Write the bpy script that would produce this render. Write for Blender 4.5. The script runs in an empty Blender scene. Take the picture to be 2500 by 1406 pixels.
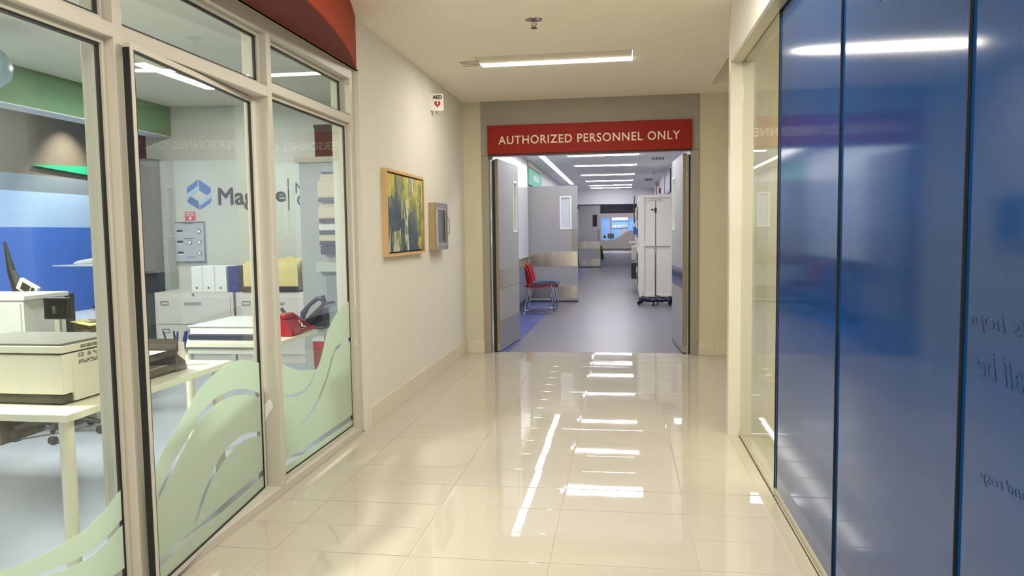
import bpy, bmesh, math, random
from mathutils import Vector, Matrix
random.seed(7)
S = bpy.context.scene
COL = S.collection
pi = math.pi

# ------------------------------------------------------------------ camera, world, exposure
cam_d = bpy.data.cameras.new('camera'); cam = bpy.data.objects.new('camera', cam_d); COL.objects.link(cam)
YAW, PIT, ROL, FPX = 0.14528775, 0.07457232, -0.01400636, 1838.86
c_ = Vector((-math.sin(YAW)*math.cos(PIT), math.cos(YAW)*math.cos(PIT), -math.sin(PIT)))
r_ = Vector((math.cos(YAW), math.sin(YAW), 0)); u_ = r_.cross(c_)
r2 = r_*math.cos(ROL) + u_*math.sin(ROL); u2 = -r_*math.sin(ROL) + u_*math.cos(ROL)
mw = Matrix((r2, u2, -c_)).transposed().to_4x4(); mw.translation = Vector((0, 0, 1.385))
cam.matrix_world = mw
cam_d.sensor_fit = 'HORIZONTAL'; cam_d.sensor_width = 36.0; cam_d.lens = FPX*36.0/2500.0
cam_d.clip_start = 0.05; cam_d.clip_end = 200
S.camera = cam
W = bpy.data.worlds.new('world'); S.world = W; W.use_nodes = True
W.node_tree.nodes['Background'].inputs[0].default_value = (0.9, 0.92, 1.0, 1)
W.node_tree.nodes['Background'].inputs[1].default_value = 0.05
S.view_settings.view_transform = 'Standard'; S.view_settings.look = 'None'
S.view_settings.gamma = 1.0; S.view_settings.use_curve_mapping = False
S.view_settings.exposure = 0.13
S.cycles.transparent_max_bounces = 24
S.cycles.max_bounces = 10
S.cycles.glossy_bounces = 5
S.cycles.sample_clamp_indirect = 6.0

WARM = (1.0, 0.93, 0.80); COOL = (0.93, 0.95, 1.0); OFFC = (0.98, 1.0, 0.93)
def area(name, loc, sx, sy, power, color, rot=(0, 0, 0)):
    d = bpy.data.lights.new(name, 'AREA'); d.shape = 'RECTANGLE'; d.size = sx; d.size_y = sy
    d.energy = power; d.color = color
    o = bpy.data.objects.new(name, d); COL.objects.link(o); o.location = loc; o.rotation_euler = rot
    return o
# unseen hall fill lights, added overhead and behind the photographer
area('hall_fill', (0.0, 3.3, 2.83), 0.5, 0.9, 52, WARM)
area('hall_fill', (-0.56, 1.5, 2.83), 1.3, 0.3, 26, WARM)
area('hall_fill', (-0.56, -0.6, 2.83), 1.3, 0.3, 28, WARM)
area('hall_fill', (-0.56, -3.1, 2.83), 1.3, 0.3, 60, WARM)
area('rear_fill', (-0.5, -4.9, 1.5), 2.2, 2.4, 45, (1.0, 0.97, 0.90), (math.radians(90), 0, 0))  # added soft light behind the camera to brighten ceiling and floor
area('emergency_lamp', (-0.33, 9.4, 2.74), 1.3, 0.3, 26, COOL)
area('emergency_lamp', (-0.33, 11.7, 2.74), 1.3, 0.3, 42, COOL)
area('office_fill', (-3.95, 2.6, 2.82), 0.3, 1.2, 235, OFFC)  # added to brighten the office beyond what its troffer gives
area('lobby_fill', (-8.2, 10.0, 3.9), 2.5, 3.0, 190, (0.85, 0.93, 1.0))  # unseen light added to brighten the lobby
area('side_room_fill', (1.5, 3.0, 2.7), 0.8, 2.0, 75, WARM)  # added to lighten what shows through the clear pane
area('far_fill', (0.0, 47.0, 2.7), 3.0, 1.0, 320, (1.0, 0.95, 0.95), (math.radians(62), 0, 0))  # added and tilted to brighten the front of the reception counter
area('passage_fill', (-0.3, 27.2, 2.70), 1.3, 0.6, 28, COOL)  # added past the bulkhead to lift the dark stretch and farther door
area('blue_room_fill', (-0.2, 56.8, 2.7), 3.0, 2.0, 120, (0.8, 0.9, 1.0))  # unseen light added so the blue room looks brightly lit

# ------------------------------------------------------------------ helpers
def lin(c):
    f = lambda v: (v/255.0)/12.92 if v <= 10.3 else ((v/255.0+0.055)/1.055)**2.4
    return tuple(f(v) for v in c[:3]) + (1.0,)
MATS = {}
def mat(name, rgb, rough=0.5, metal=0.0, spec=0.5, var=0.05, scale=6.0, bump=0.0, bscale=60.0, coat=0.0, stretch=(1, 1, 1), trans=0.0):
    if name in MATS: return MATS[name]
    m = bpy.data.materials.new(name); m.use_nodes = True; MATS[name] = m
    nt = m.node_tree; N = nt.nodes; L = nt.links; b = N['Principled BSDF']
    tc = N.new('ShaderNodeTexCoord'); mp = N.new('ShaderNodeMapping'); mp.inputs['Scale'].default_value = stretch
    L.new(tc.outputs['Object'], mp.inputs['Vector'])
    nz = N.new('ShaderNodeTexNoise'); nz.inputs['Scale'].default_value = scale; nz.inputs['Detail'].default_value = 3
    L.new(mp.outputs[0], nz.inputs['Vector'])
    mx = N.new('ShaderNodeMix'); mx.data_type = 'RGBA'; col = lin(rgb)
    mx.inputs['A'].default_value = tuple(v*(1-var) for v in col[:3])+(1,)
    mx.inputs['B'].default_value = tuple(min(1, v*(1+var)) for v in col[:3])+(1,)
    L.new(nz.outputs['Fac'], mx.inputs['Factor']); L.new(mx.outputs['Result'], b.inputs['Base Color'])
    b.inputs['Roughness'].default_value = rough; b.inputs['Metallic'].default_value = metal
    b.inputs['Specular IOR Level'].default_value = spec; b.inputs['Coat Weight'].default_value = coat
    b.inputs['Transmission Weight'].default_value = trans
    if bump > 0:
        n2 = N.new('ShaderNodeTexNoise'); n2.inputs['Scale'].default_value = bscale; n2.inputs['Detail'].default_value = 4
        L.new(mp.outputs[0], n2.inputs['Vector'])
        bp = N.new('ShaderNodeBump'); bp.inputs['Strength'].default_value = bump; bp.inputs['Distance'].default_value = 0.005
        L.new(n2.outputs['Fac'], bp.inputs['Height']); L.new(bp.outputs[0], b.inputs['Normal'])
    return m
def emit(name, rgb, strength):
    if name in MATS: return MATS[name]
    m = bpy.data.materials.new(name); m.use_nodes = True; MATS[name] = m
    nt = m.node_tree; nt.nodes.clear(); e = nt.nodes.new('ShaderNodeEmission'); o = nt.nodes.new('ShaderNodeOutputMaterial')
    e.inputs[0].default_value = tuple(rgb)+(1,); e.inputs[1].default_value = strength
    nt.links.new(e.outputs[0], o.inputs[0]); return m
def glass(name, tint=(0.97, 0.99, 0.97), ior=1.5, rough=0.0):
    if name in MATS: return MATS[name]
    m = bpy.data.materials.new(name); m.use_nodes = True; MATS[name] = m
    nt = m.node_tree; N = nt.nodes; L = nt.links; N.clear()
    g = N.new('ShaderNodeNewGeometry'); mi = N.new('ShaderNodeMix'); mi.data_type = 'FLOAT'
    mi.inputs['A'].default_value = ior; mi.inputs['B'].default_value = 1.0/ior
    L.new(g.outputs['Backfacing'], mi.inputs['Factor'])
    fr = N.new('ShaderNodeFresnel'); L.new(mi.outputs['Result'], fr.inputs['IOR'])
    t = N.new('ShaderNodeBsdfTransparent'); t.inputs[0].default_value = tuple(tint)+(1,)
    gl = N.new('ShaderNodeBsdfGlossy'); gl.inputs['Roughness'].default_value = rough
    ms = N.new('ShaderNodeMixShader'); L.new(fr.outputs[0], ms.inputs[0]); L.new(t.outputs[0], ms.inputs[1]); L.new(gl.outputs[0], ms.inputs[2])
    o = N.new('ShaderNodeOutputMaterial'); L.new(ms.outputs[0], o.inputs[0]); return m
def film_mat():
    m = bpy.data.materials.new('frosted film'); m.use_nodes = True
    nt = m.node_tree; N = nt.nodes; L = nt.links; N.clear()
    tc = N.new('ShaderNodeTexCoord'); nz = N.new('ShaderNodeTexNoise'); nz.inputs['Scale'].default_value = 400
    L.new(tc.outputs['Object'], nz.inputs['Vector'])
    d = N.new('ShaderNodeBsdfDiffuse'); d.inputs[0].default_value = lin((214, 226, 208))
    t = N.new('ShaderNodeBsdfTranslucent'); t.inputs[0].default_value = lin((215, 232, 216))
    p = N.new('ShaderNodeBsdfTransparent'); p.inputs[0].default_value = (1, 1, 1, 1)
    m1 = N.new('ShaderNodeMixShader'); m1.inputs[0].default_value = 0.4
    L.new(d.outputs[0], m1.inputs[1]); L.new(t.outputs[0], m1.inputs[2])
    m2 = N.new('ShaderNodeMixShader'); m2.inputs[0].default_value = 0.10
    L.new(m1.outputs[0], m2.inputs[1]); L.new(p.outputs[0], m2.inputs[2])
    o = N.new('ShaderNodeOutputMaterial'); L.new(m2.outputs[0], o.inputs[0]); return m

class MB:
    def __init__(s): s.bm = bmesh.new()
    def box(s, x0, x1, y0, y1, z0, z1, bev=0.0):
        if x0 > x1: x0, x1 = x1, x0
        if y0 > y1: y0, y1 = y1, y0
        if z0 > z1: z0, z1 = z1, z0
        r = bmesh.ops.create_cube(s.bm, size=1.0); vs = r['verts']
        for v in vs:
            v.co = Vector((x0+(v.co.x+.5)*(x1-x0), y0+(v.co.y+.5)*(y1-y0), z0+(v.co.z+.5)*(z1-z0)))
        if bev > 0:
            es = list({e for v in vs for e in v.link_edges})
            bmesh.ops.bevel(s.bm, geom=es, offset=min(bev, .45*min(x1-x0, y1-y0, z1-z0)), segments=2, affect='EDGES', profile=0.6)
        return s
    def quad(s, *ps):
        s.bm.faces.new([s.bm.verts.new(p) for p in ps]); return s
    def prism(s, poly, axis, a, b):
        def P(u, v, w):
            return {'x': (w, u, v), 'y': (u, w, v), 'z': (u, v, w)}[axis]
        A = [s.bm.verts.new(P(u, v, a)) for u, v in poly]; B = [s.bm.verts.new(P(u, v, b)) for u, v in poly]
        n = len(poly); fs = [s.bm.faces.new(A), s.bm.faces.new(B[::-1])]
        for i in range(n): fs.append(s.bm.faces.new((A[i], B[i], B[(i+1) % n], A[(i+1) % n])))
        bmesh.ops.recalc_face_normals(s.bm, faces=fs); return s
    def tube(s, pts, r, seg=10, caps=True):
        pts = [Vector(p) for p in pts]; rings = []; n = len(pts)
        rr = r if isinstance(r, (list, tuple)) else [r]*n
        prev = None
        for i, p in enumerate(pts):
            d = (pts[min(i+1, n-1)]-pts[max(i-1, 0)]).normalized()
            if prev is None:
                a = d.orthogonal().normalized()
            else:
                a = (prev-d*prev.dot(d)); a = a.normalized() if a.length > 1e-6 else d.orthogonal().normalized()
            prev = a; b = d.cross(a)
            rings.append([s.bm.verts.new(p+(a*math.cos(2*pi*k/seg)+b*math.sin(2*pi*k/seg))*rr[i]) for k in range(seg)])
        fs = []
        for i in range(n-1):
            for k in range(seg):
                fs.append(s.bm.faces.new((rings[i][k], rings[i][(k+1) % seg], rings[i+1][(k+1) % seg], rings[i+1][k])))
        if caps: fs.append(s.bm.faces.new(rings[0][::-1])); fs.append(s.bm.faces.new(rings[-1]))
        bmesh.ops.recalc_face_normals(s.bm, faces=fs)
        return s
    def lathe(s, prof, o=(0, 0, 0), seg=20, axis='z'):
        o = Vector(o); rings = []
        for r, h in prof:
            ring = []
            for k in range(seg):
                c, sn = math.cos(2*pi*k/seg)*max(r, 1e-4), math.sin(2*pi*k/seg)*max(r, 1e-4)
                v = {'z': (c, sn, h), 'y': (c, h, sn), 'x': (h, c, sn)}[axis]
                ring.append(s.bm.verts.new(o+Vector(v)))
            rings.append(ring)
        fs = []
        for i in range(len(rings)-1):
            for k in range(seg):
                fs.append(s.bm.faces.new((rings[i][k], rings[i][(k+1) % seg], rings[i+1][(k+1) % seg], rings[i+1][k])))
        fs.append(s.bm.faces.new(rings[0][::-1])); fs.append(s.bm.faces.new(rings[-1]))
        bmesh.ops.recalc_face_normals(s.bm, faces=fs); return s
    def ring(s, axis, a, b, u0, u1, v0, v1, w):
        # rectangular frame in the plane across `axis` from a to b, bar width w (inside the rectangle)
        for (p0, p1, q0, q1) in ((u0, u1, v0, v0+w), (u0, u1, v1-w, v1), (u0, u0+w, v0+w, v1-w), (u1-w, u1, v0+w, v1-w)):
            if axis == 'x': s.box(a, b, p0, p1, q0, q1)
            elif axis == 'y': s.box(p0, p1, a, b, q0, q1)
            else: s.box(p0, p1, q0, q1, a, b)
        return s
    def build(s, name, m, parent=None, local=False, smooth=False):
        off = Vector((0, 0, 0))
        if parent is not None and not local:
            p = parent
            while p is not None: off += p.location; p = p.parent
        if off.length > 0:
            for v in s.bm.verts: v.co -= off
        me = bpy.data.meshes.new(name); s.bm.to_mesh(me); s.bm.free()
        me.materials.append(m)
        if smooth:
            for p in me.polygons: p.use_smooth = True
            try: me.set_sharp_from_angle(angle=math.radians(40))
            except Exception: pass
        o = bpy.data.objects.new(name, me); COL.objects.link(o)
        if parent is not None: o.parent = parent
        return o
def tag(o, label=None, cat=None, group=None, kind=None):
    if label: o['label'] = label
    if cat: o['category'] = cat
    if group: o['group'] = group
    if kind: o['kind'] = kind
    return o
def thing(name, label, cat, loc=(0, 0, 0), rz=0.0, group=None, kind=None):
    o = bpy.data.objects.new(name, None); COL.objects.link(o); o.empty_display_size = 0.1
    o.location = loc; o.rotation_euler = (0, 0, rz); return tag(o, label, cat, group, kind)
def struct(name, label, cat, mb, m, smooth=False):
    o = mb.build(name, m, None, smooth=smooth); return tag(o, label, cat, kind='structure')
def copy_tree(o, parent=None):
    c = o.copy(); COL.objects.link(c); c.parent = parent
    for ch in list(o.children): copy_tree(ch, c)
    return c
def curve_mesh(cu):
    o = bpy.data.objects.new('tmp', cu); COL.objects.link(o); bpy.context.view_layer.update()
    dg = bpy.context.evaluated_depsgraph_get(); me = bpy.data.meshes.new_from_object(o.evaluated_get(dg))
    bpy.data.objects.remove(o); return me
def put_mesh(name, me, m, parent, local=False):
    if parent is not None and not local:
        off = Vector((0, 0, 0)); p = parent
        while p is not None: off += p.location; p = p.parent
        for v in me.vertices: v.co -= off
    me.materials.clear(); me.materials.append(m); me.name = name
    o = bpy.data.objects.new(name, me); COL.objects.link(o)
    if parent is not None: o.parent = parent
    return o
def text(name, s, m, parent, center, right, up, w=None, h=None, bold=0.0, depth=0.001, shear=0.0, spacing=1.0, local=False, split=False):
    cu = bpy.data.curves.new('txt', 'FONT'); cu.body = s; cu.size = 1.0; cu.bevel_depth = bold*.7; cu.bevel_resolution = 0; cu.shear = shear
    cu.space_character = spacing; cu.extrude = 0.02; cu.resolution_u = 4
    me = curve_mesh(cu); bpy.data.curves.remove(cu)
    xs = [v.co.x for v in me.vertices]; ys = [v.co.y for v in me.vertices]
    cx, cy = (min(xs)+max(xs))/2, (min(ys)+max(ys))/2; tw, th = max(xs)-min(xs), max(ys)-min(ys)
    sx = w/tw if w else h/th; sy = h/th if h else sx
    R, U = Vector(right), Vector(up); Nn = R.cross(U)
    for v in me.vertices:
        v.co = Vector(center)+R*((v.co.x-cx)*sx)+U*((v.co.y-cy)*sy)+Nn*(v.co.z/0.02*depth)
    if split:
        bm = bmesh.new(); bm.from_mesh(me); seen = set(); isl = []
        for v in bm.verts:
            if v in seen: continue
            st = [v]; seen.add(v); grp = []
            while st:
                q = st.pop(); grp.append(q)
                for e in q.link_edges:
                    o = e.other_vert(q)
                    if o not in seen: seen.add(o); st.append(o)
            isl.append(grp)
        for grp in isl:
            ix = {v: i for i, v in enumerate(grp)}; fs = {f for v in grp for f in v.link_faces}
            m2 = bpy.data.meshes.new('letter'); m2.from_pydata([tuple(v.co) for v in grp], [], [[ix[v] for v in f.verts] for f in fs])
            put_mesh('letter', m2, m, parent, local)
        bm.free(); return None
    return put_mesh(name, me, m, parent, local)
def shape(name, polys, m, parent, frame, depth=0.001, local=False):
    # filled 2-D outline (first) with holes (rest); frame = (origin, u axis, v axis)
    cu = bpy.data.curves.new('shp', 'CURVE'); cu.dimensions = '2D'; cu.fill_mode = 'BOTH'; cu.extrude = 0.02
    for poly in polys:
        sp = cu.splines.new('POLY'); sp.points.add(len(poly)-1); sp.use_cyclic_u = True
        for i, (a, b) in enumerate(poly): sp.points[i].co = (a, b, 0, 1)
    me = curve_mesh(cu); bpy.data.curves.remove(cu)
    O, U, V = (Vector(q) for q in frame); Nn = U.cross(V)
    for v in me.vertices: v.co = O+U*v.co.x+V*v.co.y+Nn*(v.co.z/0.02*depth)
    return put_mesh(name, me, m, parent, local)
def smoothpts(pts, n=6):
    out = []; P = [Vector((a, b, 0)) for a, b in pts]
    for i in range(len(P)-1):
        p0, p1, p2, p3 = P[max(i-1, 0)], P[i], P[i+1], P[min(i+2, len(P)-1)]
        for k in range(n):
            t = k/n
            v = 0.5*((2*p1)+(p2-p0)*t+(2*p0-5*p1+4*p2-p3)*t*t+(3*p1-p0-3*p2+p3)*t**3)
            out.append((v.x, v.y))
    out.append(pts[-1]); return out

# ------------------------------------------------------------------ materials
WALL = mat('warm white wall paint', (224, 221, 212), 0.85, spec=.3, var=0.02, bump=0.04, bscale=220)
WALLB = mat('taupe cream wall paint', (208, 202, 178), 0.75, var=0.02, bump=0.04, bscale=220)
CEIL = mat('cream ceiling paint', (248, 243, 228), 0.85, var=0.02, bump=0.03, bscale=180)
HEADER = mat('taupe grey laminate', (154, 147, 133), 0.55, var=0.03)
SIGNRED = mat('dark red sign acrylic', (146, 28, 17), 0.55, spec=0.25, var=0.03)
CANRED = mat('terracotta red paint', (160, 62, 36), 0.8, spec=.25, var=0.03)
LETTER = mat('cream sign letters', (240, 222, 200), 0.5)
TILE = mat('polished cream porcelain', (188, 180, 165), 0.018, spec=0.9, var=0.025, scale=3.0, bump=0.025, bscale=5.0)
GROUT = mat('beige grout', (178, 165, 138), 0.8)
BASET = mat('cream baseboard tile', (220, 210, 188), 0.18, var=0.02)
FRAME = mat('warm grey painted aluminium', (198, 193, 180), 0.42, var=0.015)
RAILM = mat('pale anodised aluminium', (196, 188, 166), 0.3, metal=0.3, var=0.02)
BLACK = mat('black rubber', (14, 14, 16), 0.5)
GLASS = glass('clear glass')
GLASS2 = glass('clear low iron glass', (0.95, 0.97, 0.92))
FILM = film_mat()
STEEL = mat('brushed stainless steel', (190, 182, 172), 0.24, metal=1.0, var=0.42, scale=2.2, stretch=(3, 3, 0.15))  # stretched colour noise adds painted reflection bands to the brushed grain
CHROME = mat('chrome', (205, 205, 210), 0.12, metal=1.0, var=0.02)
DOORG = mat('grey door laminate', (160, 158, 157), 0.5, var=0.02)
DOOREDGE = mat('taupe door edge', (140, 130, 112), 0.5)
EDFLOOR = mat('lilac grey vinyl floor', (104, 101, 111), 0.34, var=0.10, scale=1.2, stretch=(1, 5, 1))
EDBLUE = mat('blue vinyl floor', (70, 84, 146), 0.25, var=0.18, scale=2.0, stretch=(1, 5, 1))
EDWALL = mat('cool white wall paint', (208, 208, 216), 0.6, var=0.02)
EDCEIL = mat('cool white ceiling', (246, 246, 248), 0.85, var=0.02)
WHITE = mat('white laminate', (230, 228, 222), 0.45, var=0.02)
CREAMW = mat('cream white laminate', (240, 235, 224), 0.5, var=0.02)
OFFFLOOR = mat('grey blue office vinyl', (158, 164, 178), 0.25, var=0.08, scale=1.5)
OFFWALL = mat('grey green office wall', (196, 200, 190), 0.75, var=0.02)
OFFCEIL = mat('office ceiling paint', (206, 208, 198), 0.85, var=0.02)
GREEN = mat('sage green paint', (112, 146, 112), 0.7, var=0.02)
BLUEW = mat('bright blue wall paint', (58, 112, 206), 0.6, var=0.04)
LBLUE = mat('pale blue wall paint', (168, 198, 232), 0.6, var=0.05)
GREYW = mat('mid grey wall panel', (120, 120, 116), 0.7, var=0.03)
DGREY = mat('dark grey plastic', (60, 60, 60), 0.5)
DARK = mat('charcoal plastic', (34, 36, 40), 0.4)
STEELG = mat('light grey filing steel', (214, 211, 203), 0.4, var=0.015)
PAPER = mat('white paper', (236, 236, 232), 0.8, var=0.02)
MANILA = mat('manila card', (228, 212, 150), 0.8, var=0.04)
NAVY = mat('navy blue vinyl', (34, 52, 120), 0.4)
REDP = mat('crimson plastic', (168, 18, 40), 0.3)
SMOKE = mat('smoky brown acrylic', (74, 66, 52), 0.12, var=0.05)
DESKM = mat('cream desk laminate', (232, 227, 208), 0.4, var=0.015)
BLUEPAD = mat('slate blue upholstery', (58, 84, 108), 0.75, var=0.1, bump=0.1, bscale=300)
CHRED = mat('red chair shell', (160, 24, 28), 0.35)
WOOD = mat('pale maple wood', (212, 176, 122), 0.45, var=0.22, scale=3.0, stretch=(6, 6, 0.6))
OAK = mat('olive tan laminate', (172, 152, 112), 0.5, var=0.06)
NAVYC = mat('dark navy plastic', (24, 36, 62), 0.35)
LED = emit('hall led', (1.0, 0.93, 0.80), 66)
LEDC = emit('cool led', (1.0, 0.97, 0.98), 40)
COVE = emit('cove led', (1.0, 0.96, 0.92), 10)
TROFF = emit('troffer diffuser', (0.98, 1.0, 0.97), 50)
def blue_panel_mat(name, c0, c1):
    m = bpy.data.materials.new(name); m.use_nodes = True
    nt = m.node_tree; N = nt.nodes; L = nt.links; b = N['Principled BSDF']
    tc = N.new('ShaderNodeTexCoord'); nz = N.new('ShaderNodeTexNoise'); nz.inputs['Scale'].default_value = 1.2
    L.new(tc.outputs['Object'], nz.inputs['Vector'])
    mx = N.new('ShaderNodeMix'); mx.data_type = 'RGBA'; mx.inputs['A'].default_value = lin(c0); mx.inputs['B'].default_value = lin(c1)
    L.new(nz.outputs['Fac'], mx.inputs['Factor']); L.new(mx.outputs['Result'], b.inputs['Base Color'])
    b.inputs['Roughness'].default_value = 0.085; b.inputs['IOR'].default_value = 1.5; b.inputs['Specular IOR Level'].default_value = 0.5
    n2 = N.new('ShaderNodeTexNoise'); n2.inputs['Scale'].default_value = 260; L.new(tc.outputs['Object'], n2.inputs['Vector'])
    bp = N.new('ShaderNodeBump'); bp.inputs['Strength'].default_value = 0.004; bp.inputs['Distance'].default_value = 0.002
    L.new(n2.outputs['Fac'], bp.inputs['Height']); L.new(bp.outputs[0], b.inputs['Normal'])
    return m
BLUEP = blue_panel_mat('satin blue back painted glass', (0, 48, 100), (0, 62, 118))
BLUETXT = blue_panel_mat('faint dark blue print', (0, 42, 90), (0, 55, 107))
def canvas_mat():
    m = bpy.data.materials.new('abstract brushwork'); m.use_nodes = True
    nt = m.node_tree; N = nt.nodes; L = nt.links; b = N['Principled BSDF']
    tc = N.new('ShaderNodeTexCoord'); sp = N.new('ShaderNodeSeparateXYZ'); L.new(tc.outputs['Object'], sp.inputs[0])
    def noise(sc, st, seed):
        mp = N.new('ShaderNodeMapping'); mp.inputs['Scale'].default_value = st; mp.inputs['Location'].default_value = (seed, seed*.7, seed*1.3)
        L.new(tc.outputs['Object'], mp.inputs['Vector'])
        n = N.new('ShaderNodeTexNoise'); n.inputs['Scale'].default_value = sc; n.inputs['Detail'].default_value = 5; n.inputs['Distortion'].default_value = 1.2
        L.new(mp.outputs[0], n.inputs['Vector']); return n
    a = noise(5.0, (1, 1.0, 0.35), 3.1); c = noise(6.0, (1, 0.35, 1.0), 9.4); d = noise(7.0, (1, 1.6, 0.5), 5.5)
    def math_(op, x, y):
        n = N.new('ShaderNodeMath'); n.operation = op
        for i, q in enumerate((x, y)):
            if isinstance(q, (int, float)): n.inputs[i].default_value = q
            else: L.new(q, n.inputs[i])
        return n.outputs[0]
    # square brush dabs: distorted Chebychev cells, each with its own tone
    def dabs(sc, st, dist):
        mp = N.new('ShaderNodeMapping'); mp.inputs['Scale'].default_value = st; L.new(tc.outputs['Object'], mp.inputs['Vector'])
        sm = N.new('ShaderNodeVectorMath'); sm.operation = 'MULTIPLY_ADD'; sm.inputs[1].default_value = (dist, dist, dist)
        L.new(a.outputs['Color'], sm.inputs[0]); L.new(mp.outputs[0], sm.inputs[2])
        vo = N.new('ShaderNodeTexVoronoi'); vo.distance = 'CHEBYCHEV'; vo.inputs['Scale'].default_value = sc; L.new(sm.outputs[0], vo.inputs['Vector'])
        sx = N.new('ShaderNodeSeparateColor'); L.new(vo.outputs['Color'], sx.inputs[0]); return sx
    k1 = dabs(5.0, (1, 1, .75), .16); k2 = dabs(9.0, (1, 1.3, .5), .2)
    v = math_('ADD', math_('MULTIPLY', k1.outputs[0], .42), math_('MULTIPLY', k2.outputs[1], .22))
    v = math_('ADD', v, math_('MULTIPLY', c.outputs['Fac'], .30))
    v = math_('ADD', v, math_('MULTIPLY', sp.outputs['Z'], 0.62)); v = math_('ADD', v, math_('MULTIPLY', sp.outputs['Y'], 0.22))
    v = math_('ADD', v, 0.0)
    r = N.new('ShaderNodeValToRGB'); e = r.color_ramp.elements
    stops = [(0.0, (20, 30, 44)), (0.30, (38, 62, 72)), (0.42, (74, 92, 88)), (0.50, (112, 122, 70)), (0.57, (150, 150, 40)), (0.66, (206, 190, 30)), (0.80, (196, 180, 22)), (1.0, (150, 140, 30))]
    while len(e) < len(stops): e.new(0.5)
    for el, (p, q) in zip(e, stops): el.position = p; el.color = lin(q)
    L.new(v, r.inputs[0])
    w = N.new('ShaderNodeValToRGB'); w.color_ramp.elements[0].position = 0.76; w.color_ramp.elements[1].position = 0.84; L.new(math_('ADD', math_('MULTIPLY', k2.outputs[2], .62), math_('MULTIPLY', d.outputs['Fac'], .5)), w.inputs[0])
    mx = N.new('ShaderNodeMix'); mx.data_type = 'RGBA'; L.new(w.outputs[0], mx.inputs['Factor']); L.new(r.outputs[0], mx.inputs['A']); mx.inputs['B'].default_value = lin((206, 208, 184))
    L.new(mx.outputs['Result'], b.inputs['Base Color']); b.inputs['Roughness'].default_value = 0.4
    return m
CANVAS = canvas_mat()

# ------------------------------------------------------------------ hall shell
YE = 8.456; XL = -1.774; ZC = 2.84
m = MB().box(-1.93, 2.4, -5.2, 8.55, -0.12, -0.003)
floor = struct('floor', 'polished cream tiled hall floor running to the double doors', 'floor', m, GROUT)
xe = [-1.80, -1.5255, -.914, -.3025, .309, .9205, 1.532, 2.144, 2.4]
ye0, pit = 3.048-.306*4, .306
tiles = {}
def tile_mb(w, h, e=.006, d=.0004):
    # slightly cushioned tile edge, as on glazed porcelain
    m = MB(); b = m.bm; L = []
    for (ex, z) in ((0, -.012), (0, -d), (e, 0)):
        L.append([b.verts.new((sx*(w/2-ex), sy*(h/2-ex), z)) for sx, sy in ((-1, -1), (1, -1), (1, 1), (-1, 1))])
    for i in range(2):
        for k in range(4): b.faces.new((L[i][k], L[i][(k+1) % 4], L[i+1][(k+1) % 4], L[i+1][k]))
    b.faces.new(L[2]); return m
for j in range(22):
    y0 = ye0+j*pit; y1 = min(y0+pit, 8.55)
    for i in range(len(xe)-1):
        if y0 < 5.0 and xe[i] > 0.9: continue
        key = (i, round(y1-y0, 3)); w = xe[i+1]-xe[i]-.0022; h = y1-y0-.0022
        if key in tiles:
            o = tiles[key].copy(); COL.objects.link(o)
        else:
            o = tile_mb(w, h).build('tile', TILE, floor, local=True); tiles[key] = o
        o.location = ((xe[i]+xe[i+1])/2, (y0+y1)/2, random.uniform(-.0004, .0002))
        o.rotation_euler = (random.gauss(0, .0012), random.gauss(0, .0012), 0)
m = MB().box(-1.80, 0.9, -5.0, ye0, -0.012, 0.0); m.build('tile_field', TILE, floor)

# ceiling with the light and vent cut-outs
def slab_holes(x0, x1, y0, y1, z0, z1, holes):
    m = MB(); xs = sorted({x0, x1, *[h[0] for h in holes], *[h[1] for h in holes]}); ys = sorted({y0, y1, *[h[2] for h in holes], *[h[3] for h in holes]})
    for a, b in zip(xs, xs[1:]):
        for c, d in zip(ys, ys[1:]):
            mx, my = (a+b)/2, (c+d)/2
            if any(h[0] < mx < h[1] and h[2] < my < h[3] for h in holes): continue
            m.box(a, b, c, d, z0, z1)
    return m
hole_l = (-1.215, 0.10, 6.29, 6.70); hole_v = (-1.375, -1.215, 6.41, 6.665)
m = slab_holes(-1.93, 2.4, -5.2, 8.62, ZC, ZC+.16, [hole_l, hole_v, (0.9, 2.3, 5.13, 7.93)])
struct('ceiling', 'cream painted hall ceiling with one linear light', 'ceiling', m, CEIL)
m = MB().box(0.88, 2.4, 5.10, 8.0, ZC+.30, ZC+.36).box(.88, .9, 5.1, 7.95, ZC+.16, ZC+.31).box(.88, 2.4, 7.93, 7.95, ZC+.16, ZC+.31).box(.88, 2.4, 5.1, 5.12, ZC+.16, ZC+.31)
struct('ceiling', 'raised ceiling recess over the side bay beside the glass jamb', 'ceiling', m, CEIL)
m = MB().box(-1.93, XL, 5.02, YE+.1, 0, ZC).box(-1.93, XL, -5.2, 5.02, 2.492, ZC).box(-1.93, XL, -5.2, .09, 0, 2.492)
struct('wall_left', 'cream left hall wall that carries the painting and the safety cabinet', 'wall', m, WALL)
m = MB().box(-1.93, -1.561, YE, YE+.16, 0, ZC).box(.829, 2.4, YE, YE+.16, 0, ZC)
struct('wall_back', 'beige end wall on both sides of the double doors', 'wall', m, WALLB)
m = MB().box(-1.93, 2.4, -5.3, -5.2, 0, ZC)
struct('wall_front', 'cream hall wall behind the photographer', 'wall', m, WALL)
m = MB().box(2.3, 2.4, 5.1, YE, 0, ZC+.3).box(.94, 2.4, 5.115, 5.2, 0, ZC+.3)
struct('wall_right', 'cream wall of the side bay past the glass screen', 'wall', m, WALLB)
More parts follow.
